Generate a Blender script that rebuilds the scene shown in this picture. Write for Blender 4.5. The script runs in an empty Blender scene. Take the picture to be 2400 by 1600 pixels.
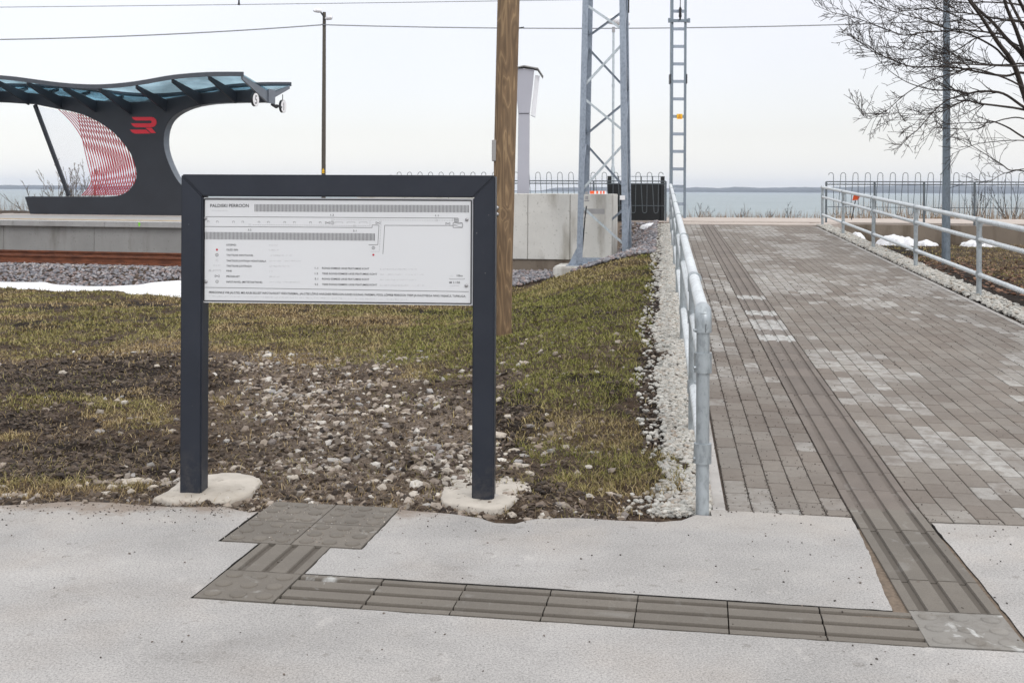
import bpy, bmesh, math, random
import numpy as np
from mathutils import Vector, Matrix, geometry

# ------------------------------------------------------------------ camera, sky, sun, exposure
SC = bpy.context.scene
F, CX, HY, H, ROLL = 2667.0, 1200.0, 446.0, 1.4, 0.0045
cam = bpy.data.cameras.new('camera'); camo = bpy.data.objects.new('camera', cam)
SC.collection.objects.link(camo); SC.camera = camo
cam.sensor_width = 36; cam.lens = 36 * F / 2400; cam.shift_y = -(800 - HY) / 2400
cam.clip_start = 0.1; cam.clip_end = 60000
camo.location = (0, 0, H); camo.rotation_euler = (math.pi / 2, -ROLL, 0)
cam.dof.use_dof = True; cam.dof.focus_distance = 5.3; cam.dof.aperture_fstop = 13

W = bpy.data.worlds.new('World'); SC.world = W; W.use_nodes = True
wt = W.node_tree; wt.nodes.clear()
SUN_EL, SUN_ROT = math.radians(42), math.radians(150)
wo = wt.nodes.new('ShaderNodeOutputWorld')
sky = wt.nodes.new('ShaderNodeTexSky'); sky.sky_type = 'NISHITA'; sky.sun_disc = False
sky.sun_elevation = SUN_EL; sky.sun_rotation = SUN_ROT
b1 = wt.nodes.new('ShaderNodeBackground'); b1.inputs[1].default_value = 0.05
wt.links.new(sky.outputs[0], b1.inputs[0])
tc = wt.nodes.new('ShaderNodeTexCoord'); sp = wt.nodes.new('ShaderNodeSeparateXYZ')
wt.links.new(tc.outputs['Generated'], sp.inputs[0])
rp = wt.nodes.new('ShaderNodeValToRGB'); wt.links.new(sp.outputs[2], rp.inputs[0])
e = rp.color_ramp.elements
e[0].position = 0.0; e[0].color = (0.77, 0.775, 0.81, 1)
e[1].position = 1.0; e[1].color = (1.68, 1.62, 1.55, 1)
x_ = e.new(0.05); x_.color = (0.695, 0.66, 0.67, 1)
x_ = e.new(0.17); x_.color = (0.80, 0.75, 0.755, 1)
x_ = e.new(0.45); x_.color = (1.2, 1.18, 1.15, 1)
cn = wt.nodes.new('ShaderNodeTexNoise'); cn.inputs['Scale'].default_value = 2.6; cn.inputs['Detail'].default_value = 5
wt.links.new(tc.outputs['Generated'], cn.inputs['Vector'])
mr = wt.nodes.new('ShaderNodeMapRange'); mr.inputs[3].default_value = 0.90; mr.inputs[4].default_value = 1.08
wt.links.new(cn.outputs[0], mr.inputs[0])
b2 = wt.nodes.new('ShaderNodeBackground'); wt.links.new(rp.outputs[0], b2.inputs[0]); wt.links.new(mr.outputs[0], b2.inputs[1])
ad = wt.nodes.new('ShaderNodeAddShader'); wt.links.new(b1.outputs[0], ad.inputs[0]); wt.links.new(b2.outputs[0], ad.inputs[1])
wt.links.new(ad.outputs[0], wo.inputs[0])

sl = bpy.data.lights.new('sun', 'SUN'); sl.energy = 0.8; sl.angle = math.radians(18); sl.color = (1, 0.97, 0.93)
so = bpy.data.objects.new('sun', sl); SC.collection.objects.link(so)
so.rotation_euler = (math.pi / 2 - SUN_EL, 0, math.pi - SUN_ROT)   # same azimuth as the sky's sun
SC.view_settings.view_transform = 'Standard'; SC.view_settings.look = 'None'
SC.view_settings.gamma = 1; SC.view_settings.use_curve_mapping = False; SC.view_settings.exposure = 0.0

rng = np.random.default_rng(7); random.seed(7)

# ------------------------------------------------------------------ survey helpers (photo measurement -> metres)
def ray(px, py):
    dx, dy = px - CX, py - HY
    return (dx + dy * ROLL) / F, -(dy - dx * ROLL) / F
def at(px, py, Y):
    u, w = ray(px, py); return Vector((u * Y, Y, H + w * Y))
def gnd(px, py, z=0.0):
    u, w = ray(px, py); Y = (z - H) / w; return Vector((u * Y, Y, z))
def proj(x, y, z):
    a = x / y * F; b = -(z - H) / y * F
    return CX + a - b * ROLL, HY + b + a * ROLL

def sm(t):
    t = np.clip(t, 0, 1); return t * t * (3 - 2 * t)
def vnoise(x, y, seed=0):
    xi = np.floor(x).astype(np.int64); yi = np.floor(y).astype(np.int64)
    fx = x - xi; fy = y - yi; fx = fx * fx * (3 - 2 * fx); fy = fy * fy * (3 - 2 * fy)
    def h(a, b):
        n = (a * 374761393 + b * 668265263 + seed * 974634777) & 0xffffffff
        n = ((n ^ (n >> 13)) * 1274126177) & 0xffffffff
        return ((n ^ (n >> 16)) & 0xffff) / 65535.0
    return (h(xi, yi) * (1 - fx) + h(xi + 1, yi) * fx) * (1 - fy) + (h(xi, yi + 1) * (1 - fx) + h(xi + 1, yi + 1) * fx) * fy
def fbm(x, y, seed=0, o=4):
    s = 0; a = 0.5; t = 0
    for i in range(o):
        s = s + a * vnoise(x * 2 ** i, y * 2 ** i, seed + i); t += a; a *= 0.5
    return s / t

# path frame
PO = gnd(2126, 1430); _q = gnd(1986, 1190); PV = (_q - PO).normalized(); PU = Vector((PV.y, -PV.x, 0))
BV = PV.x / PV.y
def P(a, b, z=0.0):
    v = PO + PU * a + PV * b; return Vector((v.x, v.y, z))
def ramp(x, y):
    x = np.asarray(x, float); y = np.asarray(y, float)
    zz = 0.034 * np.clip(y - 5.23, 0, 20.0)
    return zz - 0.008 * (x - 0.84) * sm((y - 5.23) / 3) * (1 - sm((y - 25) / 2))
def rz(x, y): return float(ramp(x, y))
def gramp(px, py):
    z = 0.0
    for _ in range(60):
        p = gnd(px, py, z); z = 0.5 * z + 0.5 * rz(p.x, p.y)
    return gnd(px, py, z)
RL0 = gnd(1646, 1202); RR0 = gramp(2289, 696)
def xl(y): return RL0.x + BV * (y - RL0.y)
def xr(y): return RR0.x + BV * (y - RR0.y)

def terrain(x, y, fine=True):
    x = np.asarray(x, float); y = np.asarray(y, float)
    yr = y + 0.25 * (np.minimum(x, -5) + 9.1)
    base = np.interp(yr, [0, 5.5, 19.5, 20.8, 23.4, 26.5, 60], [0, 0, -.38, -.38, -.24, -.24, -.24])
    R_ = ramp(x, y)
    d = xl(y) - x; w = np.interp(y, [5, 18.3, 20.6, 27], [3.4, 3.3, 1.3, 1.7])
    t = 1 - sm((d - .2) / (w - .2))
    z = base * (1 - t) + R_ * t
    dR = x - xr(y); zright = np.minimum(R_, .215)
    tr = 1 - sm((dR - .12) / .6)
    z = np.where(dR > .12, zright * (1 - tr) + R_ * tr, z)
    pa = (x - PO.x) * PU.x + (y - PO.y) * PU.y; inside = (pa > -.60) & (pa < 2.56)
    amp = np.where(inside, 0.2, 1.0)
    # embankment top and shore
    back = sm((y - 26.5) / .8) * np.where(x > -3, 1, sm((y - 33) / 1))
    yy = np.where(x > -4, y, y - 7)
    z = z * (1 - back) + back * np.interp(yy, [0, 32.5, 60, 90, 4000], [.62, .62, -5.6, -7, -9])
    z = np.where(inside & (y < 26.5), z - .05, z)
    k = sm((y - 4.9) / .28); z = z * k + (-.035) * (1 - k)
    if fine:
        n = (fbm(x * 1.3, y * 1.3, 3) - .5) * .10 * np.clip((y - 5.0) / 1.5, 0, 1) + (fbm(x * 9, y * 9, 5, 5) - .5) * .055
        z = z + n * amp * np.clip((y - 4.85) / .3, 0.15, 1) * np.where((y > 26) & (y < 33), .3, 1)
    return z
def tz(x, y): return float(terrain(x, y))
def onter(px, py):
    u, w = ray(px, py); Y = np.arange(4.6, 40, .01); hit = (H + w * Y) < terrain(u * Y, Y, False)
    Yh = float(Y[np.argmax(hit)]) if hit.any() else 30.0; return Vector((u * Yh, Yh, tz(u * Yh, Yh)))

# ------------------------------------------------------------------ object helpers
COL = SC.collection
def tag(o, label=None, cat=None, group=None, kind=None):
    if label: o['label'] = label
    if cat: o['category'] = cat
    if group: o['group'] = group
    if kind: o['kind'] = kind
    return o
def empty(name, loc, label, cat, group=None):
    o = bpy.data.objects.new(name, None); COL.objects.link(o); o.location = loc
    o.empty_display_size = .2
    return tag(o, label, cat, group)
def link(name, me, m=None, parent=None, smooth=False):
    o = bpy.data.objects.new(name, me); COL.objects.link(o)
    if m is not None: me.materials.append(m)
    if parent is not None:
        o.parent = parent; o.matrix_parent_inverse = Matrix.Translation(parent.location).inverted() if parent.parent is None else Matrix.Identity(4)
    if smooth: me.polygons.foreach_set('use_smooth', [True] * len(me.polygons))
    return o
class MB:
    """collects shapes in world space, then links them as one mesh object"""
    def __init__(s): s.v = []; s.f = []; s.sm = []
    def add(s, vs, fs, smooth=False):
        n = len(s.v); s.v += [tuple(p) for p in vs]; s.f += [tuple(i + n for i in f) for f in fs]; s.sm += [smooth] * len(fs); return s
    def hexa(s, p):   # 8 points: bottom 4 (ccw) then top 4
        return s.add(p, [(3, 2, 1, 0), (4, 5, 6, 7), (0, 1, 5, 4), (1, 2, 6, 5), (2, 3, 7, 6), (3, 0, 4, 7)])
    def obox(s, o, a, b, c):   # origin corner and three edge vectors
        o, a, b, c = map(Vector, (o, a, b, c))
        return s.hexa([o, o + a, o + a + b, o + b, o + c, o + a + c, o + a + b + c, o + b + c])
    def box(s, x0, x1, y0, y1, z0, z1): return s.obox((x0, y0, z0), (x1 - x0, 0, 0), (0, y1 - y0, 0), (0, 0, z1 - z0))
    def bar(s, p, q, w, h, up=(0, 0, 1)):
        p, q = Vector(p), Vector(q); d = (q - p); n = d.normalized(); up = Vector(up)
        r = n.cross(up)
        if r.length < 1e-4: r = n.cross(Vector((0, 1, 0)))
        r.normalize(); t = r.cross(n).normalized()
        return s.obox(p - r * w / 2 - t * h / 2, r * w, t * h, d)
    def tube(s, pts, r, n=8, cap=True, smooth=True):
        pts = [Vector(p) for p in pts]; rs = r if isinstance(r, (list, tuple)) else [r] * len(pts)
        rings = []; prev = None
        for i, p in enumerate(pts):
            a = pts[max(i - 1, 0)]; b = pts[min(i + 1, len(pts) - 1)]; d = (b - a).normalized()
            if prev is None:
                u = d.cross(Vector((0, 0, 1)))
                if u.length < 1e-3: u = d.cross(Vector((1, 0, 0)))
            else:
                u = prev - d * prev.dot(d)
            u.normalize(); prev = u; w = d.cross(u)
            rings.append([p + (u * math.cos(2 * math.pi * k / n) + w * math.sin(2 * math.pi * k / n)) * rs[i] for k in range(n)])
        vs = [v for R in rings for v in R]; fs = []
        for i in range(len(rings) - 1):
            for k in range(n):
                a = i * n + k; b = i * n + (k + 1) % n; fs.append((a, b, b + n, a + n))
        s.add(vs, fs, smooth)
        if cap:
            s.add(rings[0], [tuple(reversed(range(n)))]); s.add(rings[-1], [tuple(range(n))])
        return s
    def prism(s, pts, off):  # polygon points in 3D extruded by vector off
        n = len(pts); off = Vector(off); pts = [Vector(p) for p in pts]
        tri = geometry.tessellate_polygon([pts])
        top = pts; bot = [p + off for p in pts]
        fs = [tuple(t) for t in tri] + [tuple(i + n for i in reversed(t)) for t in tri]
        fs += [(i, (i + 1) % n, (i + 1) % n + n, i + n) for i in range(n)]
        return s.add(top + bot, fs)
    def build(s, name, m, parent=None, bevel=0, fixn=True):
        me = bpy.data.meshes.new(name)
        o0 = parent.location if parent is not None and parent.parent is None else None
        me.from_pydata(s.v, [], s.f); me.update()
        me.polygons.foreach_set('use_smooth', s.sm)
        if fixn:
            bm = bmesh.new(); bm.from_mesh(me); bmesh.ops.remove_doubles(bm, verts=bm.verts, dist=1e-6) if bevel else None
            bmesh.ops.recalc_face_normals(bm, faces=bm.faces)
            if bevel: bmesh.ops.bevel(bm, geom=[e for e in bm.edges if len(e.link_faces) == 2 and e.calc_face_angle(0) > .5], offset=bevel, segments=2, affect='EDGES')
            bm.to_mesh(me); bm.free()
        me.materials.append(m)
        o = bpy.data.objects.new(name, me); COL.objects.link(o)
        if parent is not None:
            o.parent = parent
            root = parent
            off = Vector(root.location) if root.parent is None else Vector(root.parent.location)
            if root.parent is None and root.type == 'EMPTY': o.matrix_parent_inverse = Matrix.Translation(off).inverted()
        return o
def npmesh(name, V, Fc, m, parent=None, smooth=False, attrs=None):
    me = bpy.data.meshes.new(name); V = np.asarray(V, np.float32); Fc = np.asarray(Fc, np.int32)
    k = Fc.shape[1]; me.vertices.add(len(V)); me.vertices.foreach_set('co', V.ravel())
    me.loops.add(Fc.size); me.loops.foreach_set('vertex_index', Fc.ravel())
    me.polygons.add(len(Fc)); me.polygons.foreach_set('loop_start', np.arange(0, Fc.size, k, dtype=np.int32))
    me.polygons.foreach_set('loop_total', np.full(len(Fc), k, np.int32))
    me.polygons.foreach_set('use_smooth', np.full(len(Fc), smooth))
    for an, av in (attrs or {}).items():
        a = me.attributes.new(an, 'FLOAT', 'POINT'); a.data.foreach_set('value', np.asarray(av, np.float32))
    me.update(calc_edges=True); me.validate()
    return link(name, me, m, parent)

# ------------------------------------------------------------------ materials
def srgb(r, g, b):
    f = lambda c: (c / 255 / 12.92) if c / 255 < .04045 else ((c / 255 + .055) / 1.055) ** 2.4
    return (f(r), f(g), f(b), 1)
class M:
    def __init__(s, name, rough=.8, metal=0, spec=.5):
        s.m = bpy.data.materials.new(name); s.m.use_nodes = True; s.t = s.m.node_tree; s.n = s.t.nodes
        s.p = s.n['Principled BSDF']; s.p.inputs['Roughness'].default_value = rough; s.p.inputs['Metallic'].default_value = metal
        s.p.inputs['Specular IOR Level'].default_value = spec; s.tc = s.n.new('ShaderNodeTexCoord'); s.geo = s.n.new('ShaderNodeNewGeometry')
    def L(s, a, b): s.t.links.new(a, b)
    def map(s, scale=(1, 1, 1)):
        q = s.n.new('ShaderNodeMapping'); q.inputs['Scale'].default_value = scale; s.L(s.tc.outputs['Object'], q.inputs[0]); return q.outputs[0]
    def noise(s, scale, detail=4, rough=.55, vec=None, dist=0):
        q = s.n.new('ShaderNodeTexNoise'); q.inputs['Scale'].default_value = scale; q.inputs['Detail'].default_value = detail
        q.inputs['Roughness'].default_value = rough; q.inputs['Distortion'].default_value = dist
        s.L(vec if vec is not None else s.tc.outputs['Object'], q.inputs['Vector']); return q.outputs[0]
    def ramp(s, fac, *st):
        q = s.n.new('ShaderNodeValToRGB'); s.L(fac, q.inputs[0]); els = q.color_ramp.elements
        for i, (p, c) in enumerate(st):
            el = els[i] if i < 2 else els.new(p)
            el.position = p; el.color = c if len(c) == 4 else (*c, 1)
        return q.outputs[0]
    def mix(s, fac, a, b, mode='MIX'):
        q = s.n.new('ShaderNodeMix'); q.data_type = 'RGBA'; q.blend_type = mode
        for v, i in ((fac, 0), (a, 6), (b, 7)):
            if isinstance(v, (int, float)): q.inputs[i].default_value = v
            elif isinstance(v, tuple): q.inputs[i].default_value = v if len(v) == 4 else (*v, 1)
            else: s.L(v, q.inputs[i])
        return q.outputs[2]
    def math(s, op, a, b=0.0):
        q = s.n.new('ShaderNodeMath'); q.operation = op
        for i, v in enumerate((a, b)):
            if isinstance(v, (int, float)): q.inputs[i].default_value = v
            else: s.L(v, q.inputs[i])
        return q.outputs[0]
    def attr(s, name):
        q = s.n.new('ShaderNodeAttribute'); q.attribute_name = name; return q.outputs['Fac']
    def col(s, c):
        if isinstance(c, tuple): s.p.inputs['Base Color'].default_value = c if len(c) == 4 else (*c, 1)
        else: s.L(c, s.p.inputs['Base Color'])
        return s
    def rgh(s, c): s.L(c, s.p.inputs['Roughness']); return s
    def bump(s, h, st=.3, dist=.01):
        q = s.n.new('ShaderNodeBump'); q.inputs['Strength'].default_value = st; q.inputs['Distance'].default_value = dist
        s.L(h, q.inputs['Height']); s.L(q.outputs[0], s.p.inputs['Normal']); return s

def simple(name, c, rough=.6, metal=0, var=.12, scale=6, bump=0):
    k = M(name, rough, metal); n = k.noise(scale, 5)
    a = tuple(x * (1 - var) for x in c[:3]); b = tuple(min(1, x * (1 + var)) for x in c[:3])
    k.col(k.ramp(n, (.3, a), (.7, b)))
    if bump: k.bump(k.noise(scale * 8, 3), bump, .003)
    return k.m

def galv(name, c, rough=.42):
    k = M(name, rough, .45); n = k.noise(3, 5); f = k.noise(38, 4, .65, k.map((1, 1, .5)))
    base = k.mix(.55, k.ramp(n, (.3, tuple(x * .72 for x in c)), (.7, tuple(min(1, x * 1.12) for x in c))), k.ramp(f, (.38, tuple(x * .62 for x in c)), (.5, c), (.66, tuple(min(1, x * 1.15) for x in c))))
    k.col(base); k.rgh(k.ramp(n, (.3, (.34,) * 3), (.7, (.58,) * 3))); return k.m

MAT = {}
MAT['galv'] = galv('galvanised_tube', (.62, .66, .68))
MAT['galv_post'] = galv('galvanised_post', (.38, .42, .445), .5)
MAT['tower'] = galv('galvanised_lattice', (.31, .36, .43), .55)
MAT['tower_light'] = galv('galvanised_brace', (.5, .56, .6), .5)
MAT['pole_grey'] = galv('dull_grey_steel', (.20, .245, .29), .6)
def frame_mat():
    k = M('anthracite_paint', .42, 0, .32); n = k.noise(4, 5); c = k.ramp(n, (.3, (.016, .020, .030)), (.7, (.022, .027, .039)))
    chips = k.ramp(k.noise(60, 3, .6), (.745, (0, 0, 0)), (.76, (1, 1, 1))); sx = k.n.new('ShaderNodeSeparateXYZ'); k.L(k.tc.outputs['Object'], sx.inputs[0])
    low = k.ramp(sx.outputs[2], (.0, (1, 1, 1)), (.25, (.06, .06, .06))); c = k.mix(k.math('MULTIPLY', low, k.ramp(k.noise(22, 5, .7), (.45, (0, 0, 0)), (.7, (.35, .35, .35)))), c, (.16, .14, .12))
    k.col(k.mix(k.math('MULTIPLY', chips, .6), c, (.3, .3, .3))); k.rgh(k.ramp(n, (.3, (.36,) * 3), (.7, (.52,) * 3))); return k.m
MAT['frame'] = frame_mat()
def fin_mat():
    k = M('anthracite_shelter_paint', .5); k.col(k.ramp(k.noise(1.5, 5), (.3, (.014, .017, .024)), (.7, (.020, .024, .033)))); return k.m
MAT['fin'] = fin_mat()
MAT['fin_light'] = simple('grey_edge_metal', (.14, .16, .19), .4, .2)
MAT['roof_edge'] = simple('roof_edge_metal', (.065, .075, .092), .45, .1)
MAT['fence'] = simple('dark_fence_steel', (.10, .12, .135), .5, .2)
MAT['black'] = simple('black_rubber', (.012, .013, .016), .6)
MAT['darkboard'] = simple('dark_board', (.004, .006, .008), .6)
MAT['panel'] = simple('white_panel', (.62, .635, .655), .35, 0, .015, 1.5)
MAT['ink'] = simple('dark_print', (.03, .03, .035), .5, 0, 0)
MAT['ink_soft'] = simple('grey_embossing', (.27, .27, .28), .5, 0, 0)
MAT['red'] = simple('red_paint', (.62, .012, .03), .4, 0, .05)
MAT['red_print'] = simple('red_print', (.5, .01, .03), .5, 0, 0)
MAT['wire'] = simple('overhead_wire', (.22, .23, .25), .6, 0, .05)
MAT['string'] = simple('red_cord', (.55, .012, .03), .5, 0, .05)
MAT['screw'] = simple('screw_steel', (.35, .35, .36), .3, .7)
MAT['orange'] = simple('orange_plastic', (.85, .12, .03), .5, 0, .05)
MAT['white'] = simple('white_paint', (.78, .78, .8), .4, 0, .03)
MAT['mauve'] = simple('pale_grey_cladding', (.40, .405, .46), .45, 0, .03, 2)
MAT['yellow'] = simple('yellow_sticker', (.85, .5, .02), .5, 0, .02)
MAT['lens'] = simple('lamp_glass', (.75, .76, .8), .2, 0, .03)
def snow_mat():
    k = M('old_snow', .7); n = k.noise(5, 6, .7); k.col(k.ramp(n, (.30, (.52, .52, .53)), (.45, (.74, .75, .78)), (.6, (.84, .86, .89)))); k.bump(k.noise(24, 5, .7), .9, .03); return k.m
MAT['snow'] = snow_mat()
MAT['farpole'] = simple('weathered_wood_pole', (.085, .075, .062), .8, 0, .2, 12)

def concrete(name, c, stain=.5, sc=1.2):
    k = M(name, .85); n = k.noise(sc, 6, .6); st = k.noise(2.2, 5, .6, k.map((1, 1, .22)))
    dots = k.ramp(k.noise(26, 2), (.28, (.55, .55, .53)), (.36, (1, 1, 1)))
    base = k.ramp(n, (.3, tuple(x * .86 for x in c)), (.7, tuple(min(1, x * 1.1) for x in c)))
    s_ = k.ramp(st, (.50, (1, 1, 1)), (.72, (1 - stain * .7, 1 - stain * .75, 1 - stain * .82)))
    k.col(k.mix(.75, k.mix(1, base, s_, 'MULTIPLY'), dots, 'MULTIPLY')); k.bump(k.noise(60, 4), .45, .006); return k.m
MAT['wall'] = concrete('cast_concrete_pale', (.60, .595, .565), .75)
MAT['wall_grey'] = concrete('cast_concrete_grey', (.27, .27, .265), .5)
MAT['wall_brown'] = concrete('stained_concrete_brown', (.20, .165, .13), .8)
MAT['footing'] = concrete('footing_concrete', (.46, .425, .375), .5, 9)
MAT['sleeper'] = concrete('sleeper_concrete', (.5, .48, .43), .2)
MAT['coping'] = concrete('coping_concrete', (.33, .33, .33), .3)

def rust():
    k = M('rusty_rail_steel', .85); n = k.noise(4, 6, .6, k.map((1, 1, 3)))
    k.col(k.ramp(n, (.25, (.055, .018, .010)), (.5, (.13, .043, .02)), (.75, (.22, .07, .03)))); k.bump(k.noise(50), .3, .003); return k.m
MAT['rust'] = rust()

def asphalt():
    k = M('worn_pale_asphalt', .9); n = k.noise(.9, 6, .6); g = k.noise(150, 3, .7); g2 = k.noise(420, 2, .6)
    base = k.ramp(n, (.28, (.285, .279, .271)), (.5, (.345, .337, .329)), (.74, (.415, .405, .395)))
    warm = k.ramp(k.noise(1.7, 4), (.5, (1, 1, 1)), (.75, (1.0, .95, .90)))
    gr = k.ramp(g, (.32, (.58, .58, .58)), (.47, (.97, .97, .97)), (.68, (1.24, 1.24, 1.24)))
    gr2 = k.ramp(g2, (.32, (.72, .72, .72)), (.62, (1.1, 1.1, 1.1)))
    c = k.mix(1, k.mix(1, k.mix(.8, base, warm, 'MULTIPLY'), gr, 'MULTIPLY'), gr2, 'MULTIPLY')
    spots = k.ramp(k.noise(17, 3, .5), (.30, (.55, .53, .50)), (.345, (1, 1, 1)))
    pale = k.ramp(k.noise(6, 5, .7, k.map((1, .6, 1))), (.60, (0, 0, 0)), (.72, (1, 1, 1)))
    c = k.mix(.5, c, spots, 'MULTIPLY')
    c = k.mix(k.math('MULTIPLY', pale, .4), c, (.5, .48, .46))
    # sandy dust blown along the verge
    sx = k.n.new('ShaderNodeSeparateXYZ'); k.L(k.tc.outputs['Object'], sx.inputs[0])
    e_ = k.math('ADD', k.math('MULTIPLY', k.math('SUBTRACT', sx.outputs[1], 4.55), 1.5), k.math('MULTIPLY', k.math('SUBTRACT', n, .5), 2.2))
    e_ = k.ramp(e_, (.1, (0, 0, 0)), (.9, (1, 1, 1)))
    c = k.mix(k.math('MULTIPLY', e_, .5), c, (.41, .37, .325))
    e2 = k.math('ADD', k.math('MULTIPLY', k.math('SUBTRACT', sx.outputs[1], 4.86), 5.0), k.math('MULTIPLY', k.math('SUBTRACT', k.noise(5, 6, .7), .5), 3.0)); lf = k.ramp(sx.outputs[0], (.55, (1, 1, 1)), (.75, (0, 0, 0)))
    c = k.mix(k.math('MULTIPLY', k.math('MULTIPLY', k.ramp(e2, (.15, (0, 0, 0)), (.8, (1, 1, 1))), lf), .75), c, (.19, .145, .11))
    st = k.ramp(k.noise(1.6, 8, .68, k.map((1, 1.3, 1))), (.30, (.74, .73, .72)), (.40, (.90, .90, .90)), (.52, (.99, .99, .99)), (.66, (1.10, 1.09, 1.08)))
    c = k.mix(.85, c, st, 'MULTIPLY')
    lump = k.ramp(k.noise(95, 3, .6), (.34, (.86, .86, .86)), (.5, (1, 1, 1)), (.66, (1.08, 1.08, 1.08))); c = k.mix(1, c, lump, 'MULTIPLY')
    k.col(c); k.bump(g, .3, .003); return k.m
MAT['asphalt'] = asphalt()
MAT['asphalt_cut'] = simple('asphalt_cut_edge', (.035, .033, .030), .95, 0, .5, 60)

def tilem(name, c, recess_shade=.6):
    k = M(name, .82); n = k.noise(5, 5, .6); r = k.geo.outputs['Random Per Island']
    base = k.ramp(r, (0, tuple(x * .88 for x in c)), (1, tuple(x * 1.12 for x in c)))
    base = k.mix(.6, base, k.ramp(n, (.3, (.82, .81, .80)), (.7, (1.15, 1.14, 1.12))), 'MULTIPLY')
    fine = k.ramp(k.noise(230, 2), (.3, (.84, .84, .84)), (.7, (1.1, 1.1, 1.1)))
    base = k.mix(1, base, fine, 'MULTIPLY')
    wh = k.ramp(k.noise(7, 4, .65, None, .6), (.60, (0, 0, 0)), (.70, (1, 1, 1)))
    pa = k.attr('pale'); fu = k.math('MULTIPLY', k.math('MAXIMUM', k.math('SUBTRACT', pa, 1.0), 0.0), k.ramp(k.noise(14, 4, .65), (.34, (.25, .25, .25)), (.52, (.85, .85, .85))))
    k.col(k.mix(k.math('MINIMUM', k.math('ADD', k.math('MULTIPLY', wh, k.math('MAXIMUM', k.math('MINIMUM', pa, 1.0), 0.0)), fu), 1.0), k.mix(k.math('MINIMUM', k.math('MAXIMUM', k.math('MULTIPLY', k.attr('recess_shade'), recess_shade), 0.0), 1.0), base, (.055, .044, .034)), (.43, .435, .425)))  # groove floors and dome rims painted darker, standing in for soft shadow
    k.bump(k.noise(160, 3), .35, .002); return k.m
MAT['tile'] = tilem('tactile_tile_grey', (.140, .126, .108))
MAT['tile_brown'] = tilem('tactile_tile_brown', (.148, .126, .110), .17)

def brickm():
    k = M('concrete_paver', .85); r = k.geo.outputs['Random Per Island']
    r = k.math('ADD', k.math('MULTIPLY', r, .55), k.math('MULTIPLY', k.ramp(k.noise(.9, 4), (.3, (0, 0, 0)), (.7, (1, 1, 1))), .45))
    base = k.ramp(r, (0, (.136, .114, .097)), (.35, (.164, .143, .124)), (.7, (.188, .171, .152)), (1, (.212, .198, .18)))
    light = k.attr('pale')
    ln = k.ramp(k.noise(11, 4, .6), (.38, (.25, .25, .25)), (.55, (1, 1, 1)))
    c = k.mix(k.math('MULTIPLY', light, ln), base, (.345, .342, .33))
    c = k.mix(.7, c, k.ramp(k.noise(2.2, 5), (.3, (.78, .76, .75)), (.7, (1.16, 1.15, 1.13))), 'MULTIPLY')
    c = k.mix(.5, c, k.ramp(k.noise(34, 4, .65), (.3, (.80, .77, .74)), (.6, (1.08, 1.08, 1.08))), 'MULTIPLY')
    c = k.mix(1, c, k.ramp(k.noise(220, 2), (.3, (.86, .86, .86)), (.7, (1.09, 1.09, 1.09))), 'MULTIPLY')
    k.col(c); k.bump(k.noise(180, 3), .3, .002); return k.m
MAT['brick'] = brickm()
MAT['joint'] = simple('joint_sand', (.12, .095, .078), .95, 0, .4, 40)
MAT['sandgap'] = simple('sandy_gap_fill', (.15, .115, .085), .95, 0, .3, 60, .5)
MAT['kerb'] = concrete('kerb_concrete', (.40, .385, .37), .4, 6)

def soil():
    k = M('soil', .95); wet = k.attr('wet'); pale = k.attr('pale')
    n = k.noise(14, 6, .65); n2 = k.noise(70, 4, .7)
    dry = k.ramp(n, (.3, (.028, .019, .013)), (.5, (.058, .040, .028)), (.72, (.12, .087, .062)))
    c = k.mix(k.math('MULTIPLY', pale, .8), dry, k.ramp(n2, (.35, (.12, .09, .07)), (.65, (.27, .225, .185))))
    c = k.mix(wet, c, k.ramp(n, (.3, (.009, .007, .006)), (.7, (.028, .020, .015))))
    c = k.mix(1, c, k.ramp(n2, (.3, (.7, .7, .7)), (.7, (1.25, 1.25, 1.25))), 'MULTIPLY')
    k.col(c); k.p.inputs['Specular IOR Level'].default_value = .18; k.bump(k.math('ADD', n2, n), .8, .02); return k.m
MAT['soil'] = soil()

def grassm(name='grass_blade'):
    k = M(name, .7, 0, .2); r = k.geo.outputs['Random Per Island']; n = k.noise(.55, 3); dry = k.attr('dry')
    g = k.ramp(r, (0, (.085, .095, .018)), (.5, (.175, .18, .04)), (1, (.27, .255, .08)))
    s_ = k.ramp(r, (0, (.12, .075, .03)), (.5, (.29, .21, .10)), (1, (.50, .40, .23)))
    k.col(k.mix(dry, g, s_)); return k.m
MAT['grass'] = grassm()

def stonem(name, *cols, bump=.4):
    k = M(name, .85); r = k.geo.outputs['Random Per Island']; N = len(cols)
    c = k.ramp(r, *[(i / max(N - 1, 1), cc) for i, cc in enumerate(cols)])
    c = k.mix(.6, c, k.ramp(k.noise(55, 4), (.3, (.72, .72, .72)), (.7, (1.2, 1.2, 1.2))), 'MULTIPLY')
    k.col(c); k.bump(k.noise(120, 3), bump, .003); return k.m
MAT['ballast'] = stonem('granite_ballast', (.10, .10, .115), (.26, .26, .28), (.21, .165, .155), (.13, .135, .155), (.38, .37, .38), (.27, .20, .18), (.17, .175, .20), (.22, .22, .235))
MAT['pebble'] = stonem('pale_limestone_pebble', (.44, .43, .40), (.32, .32, .30), (.54, .53, .49), (.37, .345, .305), (.48, .47, .44), (.32, .27, .22))
MAT['rubble'] = stonem('rubble_stone', (.13, .10, .078), (.30, .25, .20), (.14, .105, .08), (.52, .48, .42), (.22, .175, .14), (.40, .35, .30), (.13, .10, .075), (.60, .57, .52), (.28, .27, .265), (.16, .12, .095))
MAT['rock'] = stonem('limestone_rock', (.36, .33, .29), (.48, .45, .40), (.40, .35, .29))
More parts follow.
